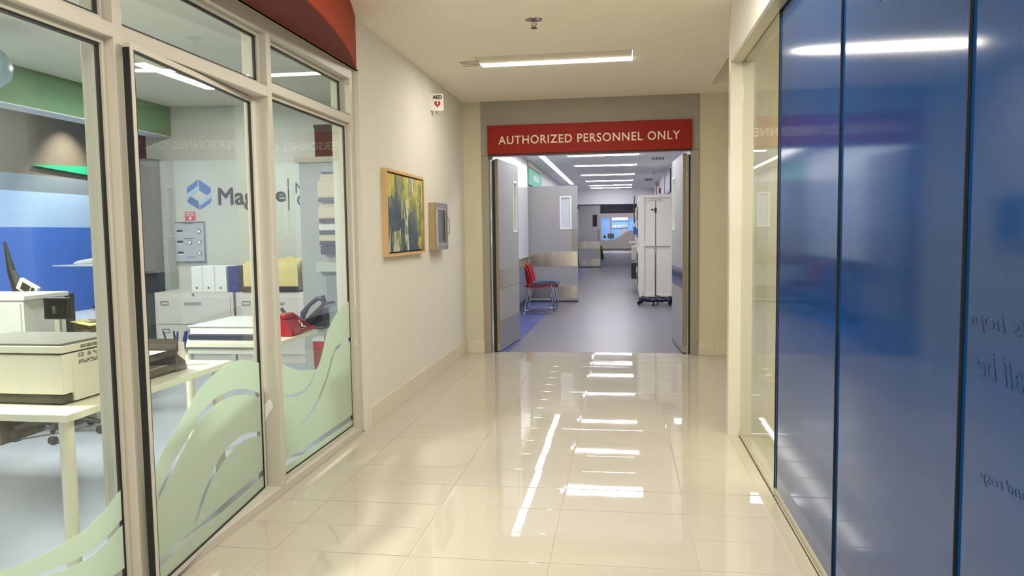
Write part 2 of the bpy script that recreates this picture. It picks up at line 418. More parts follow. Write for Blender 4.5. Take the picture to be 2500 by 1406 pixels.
# baseboards of tile pieces
bb = thing('baseboard_left', 'cream tile baseboard under the painting', 'baseboard', kind='structure')
ed = [5.06, 5.42, 6.03, 6.64, 7.25, 7.86, YE]
for a, b in zip(ed, ed[1:]): MB().box(XL, XL+.011, a+.001, b-.001, 0, .155, .002).build('tile', BASET, bb)
bb = thing('baseboard_back', 'cream tile baseboard on both sides of the double doors', 'baseboard', kind='structure')
for a, b in ((XL+.011, -1.562), (.83, 1.005), (1.005, 1.6), (1.6, 2.3)): MB().box(a+.001, b-.001, YE-.011, YE, 0, .155, .002).build('tile', BASET, bb)

# door surround: grey laminate header and jambs
t1 = thing('trim_1', 'taupe grey laminate surround and frame of the double doors', 'door frame', (-.366, YE, 0), kind='structure')
MB().box(-1.561, .829, YE-.02, YE+.10, 2.246, ZC, .002).build('header_panel', HEADER, t1)
for x0, x1 in ((-1.561, -1.487), (.747, .829)): MB().box(x0, x1, YE-.02, YE+.10, 0, 2.244, .002).build('jamb', HEADER, t1)
MB().box(-1.486, .746, YE-.015, YE+.10, 2.235, 2.243, .002).build('head_frame', RAILM, t1)

# authorised sign
sg = thing('door_sign', 'long dark red sign reading AUTHORIZED PERSONNEL ONLY over the double doors', 'sign', (-.366, YE-.02, 2.25))
MB().box(-1.483, .751, YE-.062, YE-.021, 2.252, 2.568, .003).build('sign_panel', SIGNRED, sg)
MB().box(-1.483, .751, YE-.05, YE-.021, 2.232, 2.251).build('bottom_edge', mat('dark maroon edge', (64, 12, 10), 0.5), sg)
text('lettering', 'AUTHORIZED PERSONNEL ONLY', LETTER, sg, (-.366, YE-.064, 2.402), (1, 0, 0), (0, 0, 1), 1.985, .094, bold=.02, depth=.003, spacing=1.12, split=True)

# ------------------------------------------------------------------ double doors into the emergency corridor (standing open)
def hospital_leaf(name, label, hinge, rz, L, sgn, H=2.213, win=True):
    # leaf along local +y from the hinge; visible face on local sgn*x side
    d = thing(name, label, 'door', hinge, rz, kind='structure')
    t = .036 if sgn > 0 else .042; a, b = (0, t) if sgn < 0 else (-t, 0)     # visible face at x=0... thickness goes away from it
    f = 0.0; s = sgn
    wy0, wy1, wz0, wz1 = L-.27, L-.10, 1.40, 1.99
    m = MB()
    for (y0, y1, z0, z1) in ((0, wy0, .012, H), (wy1, L, .012, H), (wy0, wy1, .012, wz0), (wy0, wy1, wz1, H)):
        m.box(a, b, y0, y1, z0, z1)
    m.build('leaf', DOORG, d, local=True)
    MB().box(a, b, -.004, -.0005, .10, H).build('edge_strip', DOOREDGE, d, local=True)
    k = s*.004
    for z0, z1 in ((.73, .955), ): MB().box(0, k, .01, L-.01, z0, z1, .001).build('kick_plate', mat('polished kick plate', (176, 172, 168), .08, metal=1.0, var=.05), d, local=True)
    MB().box(0, k, .01, L-.01, .06, .36, .001).build('kick_plate', mat('grey kick plate', (150, 146, 150), 0.25, metal=0.4, var=.05), d, local=True)
    w = MB().ring('x', min(a, 0)-.006, max(b, 0)+.006, wy0-.02, wy1+.02, wz0-.02, wz1+.02, .022).build('window_frame', WHITE, d, local=True)
    MB().box((a+b)/2-.003, (a+b)/2+.003, wy0, wy1, wz0, wz1).build('glass_pane', GLASS, w, local=True)
    MB().box(a-.003, b+.003, -.006, .03, .012, .10, .002).build('hinge_cap', STEEL, d, local=True)
    MB().box(a+.002, b-.002, .0, L, .003, .012).build('door_sweep', BLACK, d, local=True)
    return d
dl = hospital_leaf('door_1', 'open grey double door leaf beside the stacked red chairs', (-1.392, 8.53, 0), math.radians(-4.9), 1.03, 1)
dr = hospital_leaf('door_2', 'open grey double door leaf beside the pole on wheels', (.667, 8.53, 0), math.radians(2.8), 1.0, -1)
for nm, x0, x1 in (('door', -1.485, -1.463), ('door', .7115, .728)):
    o = MB().box(x0, x1, 8.50, 8.55, 0, 2.2).build('edge_hinge', CHROME, t1)
for x0, x1 in ((-1.456, -1.4295), (.729, .7455)):
    MB().box(x0, x1, 8.52, 8.56, 0.001, 2.2).build('gap_seal', BLACK, t1)

# ------------------------------------------------------------------ glazed office front
XF = -1.797; XB = -1.93; XG = -1.847
w1 = thing('window_1', 'aluminium framed glass office front with frosted wave film', 'window', (XF, 2.5, 0), kind='structure')
posts = [(.145, .195), (1.333, 1.383), (2.522, 2.572), (3.712, 3.762), (4.912, 4.962)]
for a, b in posts: MB().box(XB, XF, a, b, 0.045, 2.42, .002).build('mullion', FRAME, w1)
MB().box(XB, XF-.012, 4.963, 5.02, 0, 2.49, .002).build('side_trim', FRAME, w1)
MB().box(XB, XF, .145, 4.962, 2.42, 2.49, .002).build('head_rail', FRAME, w1)
MB().box(XB, XF+.006, .10, 5.02, 2.491, 2.505).build('head_flashing', FRAME, w1)
MB().box(XB, XF, .145, 4.962, 0.0, .045, .002).build('sill', FRAME, w1)
bays = [(.195, 1.333), (1.383, 2.522), (2.572, 3.712), (3.762, 4.912)]
zt = [(2.098, 2.148), (2.098, 2.148), (2.095, 2.147), (2.125, 2.176)]
film_up = None
def glazing(y0, y1, z0, z1, xg):
    MB().ring('x', xg+.006, xg+.016, y0, y1, z0, z1, .022).build('glazing_bead', FRAME, w1)
    MB().ring('x', xg-.006, xg+.0065, y0+.010, y1-.010, z0+.010, z1-.010, .022).build('gasket', BLACK, w1)
    MB().ring('x', xg-.02, xg-.006, y0, y1, z0, z1, .03).build('glazing_bead', FRAME, w1)
    return MB().box(xg-.004, xg+.004, y0+.005, y1-.005, z0+.005, z1-.005).build('glass_pane', GLASS, w1)
panes = []
for i, (a, b) in enumerate(bays):
    MB().box(XB, XF, a, b, zt[i][0], zt[i][1], .002).build('transom_rail', FRAME, w1)
    glazing(a, b, zt[i][1], 2.42, [-1.847, -1.847, -1.852, -1.868][i])
    if i != 2: panes.append(glazing(a, b, .045, zt[i][0], [-1.847, -1.847, 0, -1.840][i]))
def film(parent, outer, holes, x, local=False, frame=None):
    fr = frame or ((x, 0, 0), (0, 1, 0), (0, 0, 1))
    return shape('frosted_film', [outer]+holes, FILM, parent, fr, .0004, local)
# left bay film
Lt = smoothpts([(1.41, .86), (1.50, .80), (1.62, .66), (1.75, .52), (1.85, .43), (1.943, .396), (2.009, .382), (2.104, .372), (2.214, .372), (2.293, .376), (2.353, .393), (2.417, .414), (2.468, .44), (2.50, .455)])
outer = [(1.405, .07), (2.50, .07)] + Lt[::-1]
bU = smoothpts([(1.95, .335), (2.1, .316), (2.208, .297), (2.258, .293), (2.321, .294), (2.396, .308), (2.44, .320), (2.495, .342)])
bL = smoothpts([(1.95, .318), (2.1, .302), (2.2, .280), (2.308, .273), (2.382, .284), (2.447, .303), (2.495, .320)])
film(panes[1], outer, [bU+bL[::-1], [(1.41, .115), (2.495, .115), (2.495, .153), (1.41, .153)]], -1.842)
# right bay film
Rt = smoothpts([(3.785, .72), (3.864, .676), (3.975, .633), (4.093, .600), (4.208, .583), (4.292, .570), (4.35, .599), (4.429, .691), (4.495, .776), (4.596, .841), (4.715, .895), (4.798, .918), (4.89, .930)])
outer = [(3.785, .07), (4.89, .07)] + Rt[::-1]
sU = smoothpts([(4.885, .683), (4.752, .685), (4.636, .66), (4.59, .638), (4.52, .575), (4.451, .498), (4.363, .427), (4.28, .374), (4.163, .324), (4.052, .291)])
sL = smoothpts([(4.885, .655), (4.797, .657), (4.68, .641), (4.612, .628), (4.545, .562), (4.47, .478), (4.376, .408), (4.302, .361), (4.18, .308), (4.065, .286)])
tU = smoothpts([(3.79, .53), (3.86, .508), (4.033, .485), (4.15, .492), (4.24, .530), (4.282, .560)]); tL = smoothpts([(3.79, .512), (3.859, .493), (4.048, .464), (4.170, .474), (4.255, .518), (4.290, .554)])
film(panes[2], outer, [sU+sL[::-1], tU+tL[::-1], [(3.79, .113), (4.885, .113), (4.885, .148), (3.79, .148)]], -1.835)
# near-left bay
film(panes[0], [(.22, .07), (1.31, .07), (1.31, .95), (.9, 1.05), (.5, .95), (.22, .85)], [], -1.842)
# the office door: hinged at the far post, standing ajar towards the hall
DA = math.radians(6.12); DLn = 1.158
od = thing('door_3', 'narrow framed glass office door standing ajar with frosted arcs', 'door', (-1.875, 3.70, 0), DA, kind='structure')
zb, zh = .028, 2.088
MB().box(-.030, 0, -DLn, -DLn+.02, zb, zh, .002).build('stile', FRAME, od, local=True)
MB().box(-.030, 0, -.026, -.004, zb, zh, .002).build('stile', FRAME, od, local=True)
MB().box(-.030, 0, -DLn+.02, -.026, zh-.024, zh, .002).build('top_rail', FRAME, od, local=True)
MB().box(-.030, 0, -DLn+.02, -.026, zb, zb+.022, .002).build('bottom_rail', FRAME, od, local=True)
MB().box(-.027, -.004, -DLn-.006, -DLn, zb+.01, zh-.02).build('edge_gasket', BLACK, od, local=True)
MB().ring('x', -.016, -.002, -DLn+.018, -.024, zb+.02, zh-.022, .009).build('gasket', BLACK, od, local=True)
gp = MB().box(-.014, -.008, -DLn+.018, -.024, zb+.015, zh-.02).build('glass_pane', GLASS, od, local=True)
Dt = smoothpts([(1.130, .46), (1.116, .496), (1.043, .562), (.906, .628), (.756, .707), (.595, .758), (.51, .771), (.421, .781), (.347, .781), (.271, .776), (.151, .754), (.035, .72)])
aU = smoothpts([(1.107, .40), (.987, .481), (.844, .551), (.768, .592), (.719, .622), (.623, .645), (.522, .655), (.379, .649), (.246, .627), (.126, .593), (.05, .56)])
aL = smoothpts([(1.107, .375), (1.018, .432), (.89, .51), (.769, .574), (.706, .598), (.609, .617), (.525, .626), (.401, .621), (.269, .602), (.149, .573), (.05, .54)])
bU = smoothpts([(.832, .165), (.79, .211), (.74, .262), (.69, .294), (.638, .331), (.55, .373), (.46, .395), (.347, .406), (.23, .399), (.056, .361)])
bL = smoothpts([(.811, .165), (.769, .196), (.719, .24), (.667, .28), (.624, .301), (.519, .341), (.427, .363), (.332, .374), (.212, .368), (.056, .339)])
neg = lambda p: [(-a, b) for a, b in p]
outer = neg([(1.130, .06), (.035, .06)]+Dt[::-1])
film(gp, outer, [neg(aU+aL[::-1]), neg(bU+bL[::-1]), neg([(1.125, .118), (.04, .118), (.04, .150), (1.125, .150)])], 0, local=True, frame=((-.0075, 0, 0), (0, 1, 0), (0, 0, 1)))
# torn tape on the far door post
tp = shape('tape_strip', [[(-1.879, .485), (-1.852, .52), (-1.836, .50), (-1.832, .475), (-1.862, .43), (-1.879, .40)]], PAPER, None, ((0, 3.7095, 0), (1, 0, 0), (0, 0, 1)), .0008)
tag(tp, 'torn piece of white tape on the metal door post', 'tape')

# curved red canopy over the office front
cb = MB(); n = 40; R = 8.0; yc = 2.70; half = 2.33
def cx(y): return XL-.01+math.sqrt(R*R-(y-yc)**2)-math.sqrt(R*R-half*half)
ys = [yc-half+2*half*i/n for i in range(n+1)]
poly = [(cx(y), y) for y in ys]
cn = thing('canopy', 'curved terracotta red canopy above the glass office front', 'canopy', (XL, yc, 2.5))
face = MB()
for i in range(n):
    (x0, y0), (x1, y1) = poly[i], poly[i+1]
    for (p, q) in ((0, 0),): face.prism([(x0-.02, y0), (x0, y0), (x1, y1), (x1-.02, y1)], 'z', 2.497, ZC-.001)
face.build('curved_fascia', CANRED, cn)
MB().prism([(XL, ys[0])]+[(x-.004, y) for x, y in poly]+[(XL, ys[-1])], 'z', 2.490, 2.4965).build('underside', mat('shaded terracotta red', (104, 32, 24), 0.7), cn)  # darker red puts the weaker light below the canopy into the colour

# ------------------------------------------------------------------ glass screen with blue panels on the other side
w2 = thing('window_2', 'sliding glass screen with one clear pane and satin blue panels', 'window', (.774, 3, 0), kind='structure')
MB().box(.70, .78, -5.2, 5.115, 2.462, ZC).build('header', WALL, w2)
MB().box(.70, .94, 5.115, 5.20, 0, ZC, .002).build('jamb', FRAME, w2)
MB().box(.722, .772, -5.0, 5.114, 2.452, 2.462).build('head_track', RAILM, w2)
MB().box(.7755, .86, -5.0, 5.114, 2.462, ZC).build('header', WALL, w2)
MB().box(.706, .768, -5.0, 5.114, 0, .006, .001).build('floor_track', RAILM, w2)
MB().box(.7685, .776, -5.0, 5.114, -.004, .002).build('track_slot', BLACK, w2)
pan = [(3.965, 5.108, .774, GLASS2, 'clear_panel'), (2.915, 3.975, .7825, BLUEP, 'blue_panel'), (1.905, 2.925, .791, BLUEP, 'blue_panel'), (.88, 1.915, .7995, BLUEP, 'blue_panel'), (-.15, .89, .808, BLUEP, 'blue_panel')]
for k, (a, b, x, mm, nm) in enumerate(pan):
    p = MB().box(x, x+.0075, a, b, .045, 2.452).build(nm, mm, w2)
    MB().box(x+.0003, x+.0075, a-.003, a-.0005, .045, 2.452).build('edge_seal', BLACK, w2)
    MB().box(x-.001, x+.0075, a, b, .004, .044, .001).build('bottom_rail', RAILM, w2)
    MB().box(x-.0005, x+.0075, a, b, 2.4525, 2.475).build('top_seal', BLACK, w2)
    if nm == 'blue_panel' and k in (2, 3):
        lines = {2: [('and be found', 2.25, 2.16, .62, .085, .15), ('by', 2.12, 2.00, .10, .07, .0)], 3: [('all that is hope', 1.62, 1.17, .55, .05, 0), ('that shall be', 1.60, 1.075, .46, .06, 0), ('and rosy', 1.70, .83, .20, .035, .1)]}[k]
        for s_, y_, z_, w_, h_, sl in lines:
            # the words are printed on the far side of the glass, so they read reversed from the hall
            text('lettering', s_, BLUETXT, p, (x-.0006, y_, z_), (0, math.cos(sl), -math.sin(sl)), (0, math.sin(sl), math.cos(sl)), w_, h_, depth=.0004, shear=.25)
m = MB().box(2.5, 2.6, -5.2, 5.1, 0, 2.9).box(.86, 2.6, -5.3, -5.2, 0, 2.9)
struct('wall_right', 'dim cream wall inside the room behind the glass screen', 'wall', m, WALLB)
m = MB().box(.80, 2.6, -5.2, 5.1, 2.86, 2.96); struct('ceiling', 'ceiling of the room behind the glass screen', 'ceiling', m, CEIL)

# ------------------------------------------------------------------ hall fittings
lf = thing('ceiling_light', 'warm white linear ceiling light in front of the double doors', 'ceiling light', (-.56, 6.5, ZC))
m = MB().box(-1.214, .099, 6.291, 6.699, ZC+.055, ZC+.06).box(-1.214, -1.21, 6.291, 6.699, ZC, ZC+.055).box(.095, .099, 6.291, 6.699, ZC, ZC+.055).box(-1.21, .095, 6.291, 6.295, ZC, ZC+.055).box(-1.21, .095, 6.695, 6.699, ZC, ZC+.055)
m.build('housing', WHITE, lf)
MB().prism([(6.30, ZC+.05), (6.30, ZC+.001), (6.565, ZC+.001), (6.565, ZC+.05)], 'x', -1.205, .09).build('reflector', mat('light housing cream', (222, 214, 190), .6), lf)
MB().box(-1.20, .085, 6.572, 6.668, ZC-.004, ZC+.02, .004).build('diffuser', LED, lf)
vt = thing('ceiling_vent', 'slotted supply vent at the end of the hall ceiling light', 'air vent', (-1.295, 6.54, ZC))
MB().box(-1.374, -1.216, 6.411, 6.664, ZC+.012, ZC+.02).build('backing', BLACK, vt)
for k in range(5): MB().box(-1.374, -1.216, 6.411+k*.0554, 6.411+k*.0554+.031, ZC-.001, ZC+.001).build('slat', CEIL, vt)
def sprinkler(name, label, loc, body):
    s = thing(name, label, 'sprinkler', loc)
    x, y, z = loc
    MB().lathe([(.06, z), (.058, z-.006), (.032, z-.012), (.012, z-.013)], (x, y, 0)).build('escutcheon', body, s, smooth=True)
    b = MB(); b.tube([(x-.012, y, z-.012), (x-.016, y, z-.035), (x-.006, y, z-.055)], .003, 6); b.tube([(x+.012, y, z-.012), (x+.016, y, z-.035), (x+.006, y, z-.055)], .003, 6)
    b.build('yoke', mat('copper brass', (150, 90, 60), .3, metal=.8), s)
    MB().lathe([(.003, z-.012), (.003, z-.05)], (x, y, 0), 8).build('glass_bulb', REDP, s)
    MB().lathe([(.022, z-.056), (.022, z-.060)], (x, y, 0)).build('deflector', mat('copper brass', (150, 90, 60), .3, metal=.8), s)
    return s
sprinkler('sprinkler', 'chrome fire sprinkler on the hall ceiling nearest the camera', (-.594, 5.28, ZC), STEEL)

def heart(n=24):
    p = []
    for i in range(n):
        t = 2*pi*i/n; p.append((16*math.sin(t)**3/17, (13*math.cos(t)-5*math.cos(2*t)-2*math.cos(3*t)-math.cos(4*t))/17))
    return p
BOLT = [(-.05, .55), (.28, .55), (.12, .12), (.34, .12), (-.12, -.75), (.02, -.12), (-.26, -.12)]
def aed_sign(name, label, c, w, h, rz=0):
    s = thing(name, label, 'sign', c, rz)
    MB().box(-w/2, w/2, -.003, .003, -h/2, h/2, .001).build('sign_panel', WHITE, s, local=True)
    text('lettering', 'AED', BLACK, s, (0, -.004, h*.30), (1, 0, 0), (0, 0, 1), w*.78, h*.23, bold=.055, depth=.0006, local=True, split=True)
    hs = w*.27
    shape('heart', [[(a*hs, b*hs*1.22) for a, b in heart()]], mat('heart red', (166, 22, 30), .5), s, ((0, -.0037, -h*.10), (1, 0, 0), (0, 0, 1)), .0006, True)
    shape('bolt', [[(a*hs, b*hs*1.15) for a, b in BOLT]], WHITE, s, ((0, -.0044, -h*.08), (1, 0, 0), (0, 0, 1)), .0006, True)
    return s
a1 = aed_sign('aed_sign', 'white AED heart sign projecting from the cream wall above the cabinet', (-1.712, 7.02, 2.608), .115, .158, math.radians(14))
MB().box(-.068, -.058, -.016, .03, -.075, .075).build('bracket', WHITE, a1, local=True)
MB().box(-.012, -.006, .002, .008, -.105, -.08).build('tab', DARK, a1, local=True)

pt = thing('framed_painting', 'abstract yellow and dark teal painting in a pale wood box frame', 'painting', (XL, 6.0, 1.54))
y0, y1, z0, z1 = 5.465, 6.55, 1.208, 1.875
MB().ring('x', XL+.001, XL+.040, y0, y1, z0, z1, .022).build('frame', WOOD, pt)
MB().box(XL+.001, XL+.004, y0+.02, y1-.02, z0+.02, z1-.02).build('backing', BLACK, pt)
cv = MB().box(XL+.005, XL+.032, y0+.034, y1-.034, z0+.034, z1-.034, .002).build('canvas', CANVAS, pt)

ac = thing('safety_cabinet', 'small tan wall box with a glass fronted steel door', 'cabinet', (XL, 7.2, 1.45))
y0, y1, z0, z1 = 6.83, 7.30, 1.222, 1.665; xa = -1.70
MB().box(XL+.001, xa-.012, y0, y1, z0, z1, .003).build('body', OAK, ac)
dd = MB().ring('x', xa-.011, xa, y0, y1, z0, z1, .065).build('door', STEEL, ac)
MB().box(xa-.010, xa-.006, y0+.06, y1-.06, z0+.06, z1-.06).build('glass_pane', mat('dark reflective glass', (40, 40, 44), .05, spec=.9), dd)
MB().ring('x', xa+.0005, xa+.005, y0+.05, y1-.05, z0+.05, z1-.05, .012).build('window_trim', CHROME, dd)
MB().tube([(xa+.004, y1-.03, 1.36), (xa+.02, y1-.03, 1.37), (xa+.02, y1-.03, 1.52), (xa+.004, y1-.03, 1.53)], .005, 8).build('handle', CHROME, dd)

# ------------------------------------------------------------------ emergency corridor
EX0, EX1, EZ = -1.82, 1.06, 2.76
m = MB().box(EX0-.1, 1.6, 8.55, 31, -.1, 0).box(-6, 6, 31, 60, -.1, 0)
fl = struct('floor', 'lilac grey vinyl floor of the emergency corridor', 'floor', m, EDFLOOR)
MB().prism([(-1.81, 8.551), (-1.295, 8.551), (-1.20, 16), (-1.165, 28), (-1.81, 28)], 'z', 0.0002, .002).build('blue_strip', EDBLUE, fl)
holes = []
LY = [14.05, 16.25, 18.95, 21.3, 23.4, 24.75]
for y in LY: holes.append((-.985, .315, y-.36, y+.05))
holes.append((-1.512, -1.385, 8.7, 22.6))
m = slab_holes(EX0-.1, 1.6, 8.62, 25.7, EZ, EZ+.15, holes)
struct('ceiling', 'cool white corridor ceiling with rows of linear lights', 'ceiling', m, EDCEIL)
m = MB().box(EX0-.12, EX0, 8.62, 28.6, .0, 2.9); wl = struct('wall_left', 'cool white corridor wall with a marker tray behind the red chairs', 'wall', m, EDWALL)
MB().box(EX0, EX0+.012, 8.9, 14.66, .90, 2.74, .002).build('white_panel', mat('glossy white board', (224, 228, 234), .25), wl)
MB().box(EX0, EX0+.02, 14.62, 14.66, .9, 2.75).build('corner_trim', DOORG, wl)
MB().box(EX0, EX0+.05, 8.9, 14.55, .865, .899, .003).build('rail', STEEL, wl)
for k in range(8): MB().box(EX0+.05, EX0+.053, 9.6+k*.62, 10.05+k*.62, .872, .888).build('rail_slot', BLACK, wl)
MB().box(EX0, EX0+.012, 8.9, 14.66, .72, .864).build('bumper', STEEL, wl)
MB().box(EX0, EX0+.010, 8.9, 14.66, .11, .719).build('wainscot', mat('blue grey wall guard', (112, 122, 150), .25, var=.06), wl)
MB().box(EX0, EX0+.014, 8.9, 28.0, 0, .109).build('base', mat('dark slate base', (52, 58, 72), .5), wl)
MB().box(EX0, EX0+.03, 14.70, 17.05, 2.66, 2.755).build('soffit_strip', mat('cream wall band', (226, 214, 198), .7), wl)
m = MB().box(EX1, EX1+.1, 8.62, 28.6, 0, 2.9); wr = struct('wall_right', 'cool white corridor wall behind the white cabinets', 'wall', m, EDWALL)
MB().box(EX1-.012, EX1, 8.7, 28, 0, .11).build('base', mat('dark slate base', (52, 58, 72), .5), wr)
MB().box(EX0-.1, 1.6, YE+.161, YE+.17, 2.24, EZ).build('over_door_wall', EDWALL, wr)
m = MB().box(EX0-.1, -1.46, 8.56, 8.62, 0, 2.76).box(.83, EX1+.1, 8.56, 8.62, 0, 2.76); struct('wall_front', 'back of the hall end wall inside the emergency corridor', 'wall', m, EDWALL)
m = MB().box(EX0-.1, 1.6, 25.62, 25.72, 2.262, 2.9); struct('trim_2', 'white ceiling bulkhead across the corridor', 'bulkhead', m, EDWALL)
m = MB().box(EX0-.1, 1.6, 25.60, 25.74, 2.235, 2.261); struct('trim_3', 'dark lower edge of the white corridor bulkhead', 'trim', m, mat('near black trim', (16, 18, 30), .5))
m = MB().box(EX0-.1, 1.6, 25.74, 31, 2.72, 2.85); struct('ceiling', 'ceiling past the white corridor bulkhead', 'ceiling', m, EDCEIL)

def strip_light(name, label, y, group):
    t = thing(name, label, 'ceiling light', (-.335, y, EZ), 0, group)
    m = MB().box(-.984, .314, y-.359, y+.049, EZ+.055, EZ+.06).box(-.984, -.98, y-.359, y+.049, EZ, EZ+.055).box(.31, .314, y-.359, y+.049, EZ, EZ+.055).box(-.98, .31, y-.359, y-.355, EZ, EZ+.055).box(-.98, .31, y+.045, y+.049, EZ, EZ+.055)
    m.build('housing', WHITE, t)
    MB().box(-.975, .305, y-.35, y-.05, EZ+.004, EZ+.05).build('reflector', EDCEIL, t)
    MB().box(-.975, .305, y-.045, y+.045, EZ-.010, EZ+.01, .004).build('diffuser', LEDC, t)
    return t
ordn = ['first cool linear ceiling light seen just under the door head', 'second cool linear ceiling light in the corridor', 'third cool linear ceiling light in the corridor', 'fourth cool linear ceiling light in the corridor', 'fifth cool linear ceiling light in the corridor', 'last cool linear ceiling light before the white bulkhead']
for y, l in zip(LY, ordn): strip_light('ceiling_light', l, y, 'linear lights along the emergency corridor')
cv = thing('cove_light', 'long slanting cove light along the corridor ceiling edge', 'ceiling light', (-1.45, 15.6, EZ))
MB().box(-1.511, -1.386, 8.71, 22.59, EZ+.03, EZ+.04).build('diffuser', COVE, cv)
MB().ring('z', EZ+.0, EZ+.03, -1.512, -1.385, 8.70, 22.60, .004).build('frame', DOORG, cv)

def vent(label, x0, x1, y0, y1, n, z):
    v = thing('ceiling_vent', label, 'air vent', ((x0+x1)/2, (y0+y1)/2, z))
    MB().box(x0, x1, y0, y1, z-.006, z-.001).build('frame', EDCEIL, v)
    w = (x1-x0)/n
    for k in range(n): MB().box(x0+k*w+w*.2, x0+k*w+w*.75, y0+.03, y1-.03, z-.009, z-.006).build('slot', BLACK, v)
vent('slotted ceiling vent nearest the double doors in the corridor', .58, .82, 14.6, 15.2, 4, EZ)
vent('small slotted ceiling vent before the corridor bulkhead', .62, .84, 20.6, 21.5, 4, EZ)
sprinkler('sprinkler', 'white sprinkler head on the corridor ceiling between two vents', (.76, 18.3, EZ), WHITE)

# far door leaves standing open across the corridor
def cross_leaf(name, label, x0, x1, y, H, wx, wz, dark=False, knob=True):
    d = thing(name, label, 'door', (x0, y, 0), kind='structure')
    m = MB()
    for (a, b, c, e) in ((x0, wx[0], .03, H), (wx[1], x1, .03, H), (wx[0], wx[1], .03, wz[0]), (wx[0], wx[1], wz[1], H)): m.box(a, b, y, y+.045, c, e)
    m.build('leaf', DOORG, d)
    f = MB().ring('y', y-.008, y+.05, wx[0]-.025, wx[1]+.025, wz[0]-.025, wz[1]+.025, .028).build('window_frame', (WHITE if not dark else DARK), d)
    MB().box(wx[0], wx[1], y+.02, y+.026, wz[0], wz[1]).build('glass_pane', (mat('pale frosted window', (196, 206, 212), .3) if not dark else mat('dark window glass', (28, 30, 36), .1)), f)
    for a, b in ((.70, .985), (.075, .32)): MB().box(x0+.02, x1-.01, y-.004, y, a, b, .001).build('kick_plate', STEEL, d)
    MB().box(x1-.12, x1-.005, y-.004, y, .99, 1.42, .001).build('push_plate', mat('dull grey plate', (140, 134, 130), .35, metal=.6), d)
    MB().box(x0, x1, y+.005, y+.04, .004, .03).build('door_sweep', DARK, d)
    return d
cross_leaf('door_4', 'grey door with a white framed window standing open behind the red chairs', -1.80, -.845, 14.69, 2.258, (-1.165, -.985), (1.44, 2.035))
cross_leaf('door_5', 'farther grey door with a narrow dark window', -1.60, -.79, 28.42, 2.34, (-1.05, -.93), (1.56, 1.95), True)
ds = thing('wall_sign', 'teal sign on the upper corridor wall above the open grey door', 'sign', (EX0, 15.85, 2.45))
MB().box(EX0+.013, EX0+.04, 14.72, 17.0, 2.30, 2.63, .003).build('sign_panel', mat('teal green acrylic', (126, 200, 182), .8, spec=.2), ds)
text('lettering', 'REG ON', WHITE, ds, (EX0+.042, 15.9, 2.48), (0, 1, 0), (0, 0, 1), .95, .11, bold=.02, depth=.002, split=True)

# two stacked sled-base chairs facing across the corridor
def sled_chair(label, loc, group):
    c = thing('visitor_chair', label, 'chair', loc, 0, group)
    w = .26
    for s in (-1, 1):
        y = s*w
        pts = [(-.20, y, .44), (-.245, y, .22), (-.29, y, .03), (-.275, y, .011), (-.25, y, .011), (.16, y, .011), (.215, y, .015), (.225, y, .04), (.20, y, .22), (.155, y, .44)]
        MB().tube(pts, .011, 8).build('sled_leg', CHROME, c, local=True, smooth=True)
    for x in (-.20, .155): MB().tube([(x, -w, .44), (x, w, .44)], .010, 8).build('cross_bar', CHROME, c, local=True, smooth=True)
    # seat shell (thin curved pan)
    prof = [(-.27, .475), (-.20, .455), (-.05, .452), (.12, .470), (.235, .462), (.255, .44)]
    m = MB()
    prof = smoothpts(prof, 5); up = [(x, z) for x, z in prof]; dn = [(x, z-.016) for x, z in prof][::-1]
    m.prism(up+dn, 'y', -.235, .235); m.build('seat_shell', CHRED, c, local=True, smooth=True)
    up = [(-.20, .458), (-.19, .480), (-.05, .497), (.12, .512), (.225, .500), (.262, .47), (.255, .445), (.12, .472), (-.05, .455)]
    up = smoothpts(up+[up[0]], 5)[:-1]; m = MB(); m.prism(up, 'y', -.22, .22); m.build('seat_pad', BLUEPAD, c, local=True, smooth=True)
    # curved backrest: sweeps round the sitter
    bm = bmesh.new(); nz_, ny_ = 14, 18; grid = []
    for i in range(nz_+1):
        t = i/nz_; z = .47+.345*t; row = []
        for j in range(ny_+1):
            u = -1+2*j/ny_; hw = .225*(1-.18*t*t); y = u*hw
            x = -.235-.03*math.sin(t*pi*.8)*(1-u*u)-.03*t*t + .085*(u*u)*(1-.5*t)
            zz = z-.05*(u*u)*t*t
            row.append((x, y, zz))
        grid.append(row)
    F = [[bm.verts.new(p) for p in row] for row in grid]
    B = [[bm.verts.new((p[0]-.016, p[1], p[2])) for p in row] for row in grid]
    for i in range(nz_):
        for j in range(ny_):
            bm.faces.new((F[i][j], F[i][j+1], F[i+1][j+1], F[i+1][j])); bm.faces.new((B[i][j], B[i+1][j], B[i+1][j+1], B[i][j+1]))
    for i in range(nz_):
        for j in (0, ny_): bm.faces.new((F[i][j], F[i+1][j], B[i+1][j], B[i][j]) if j == 0 else (F[i][j], B[i][j], B[i+1][j], F[i+1][j]))
    for j in range(ny_):
        for i in (0, nz_): bm.faces.new((F[i][j], B[i][j], B[i][j+1], F[i][j+1]) if i == 0 else (F[i][j], F[i][j+1], B[i][j+1], B[i][j]))
    bmesh.ops.recalc_face_normals(bm, faces=bm.faces[:]); mb = MB(); mb.bm.free(); mb.bm = bm
    mb.build('backrest', CHRED, c, local=True, smooth=True)
    return c
ch = sled_chair('lower red shell chair with blue seat pad on chrome sled legs', (-1.345, 12.72, 0.0), 'stacked visitor chairs')
c2 = copy_tree(ch); c2.location = (-1.324, 12.727, .048); c2['label'] = 'upper red shell chair stacked on the other red chair'

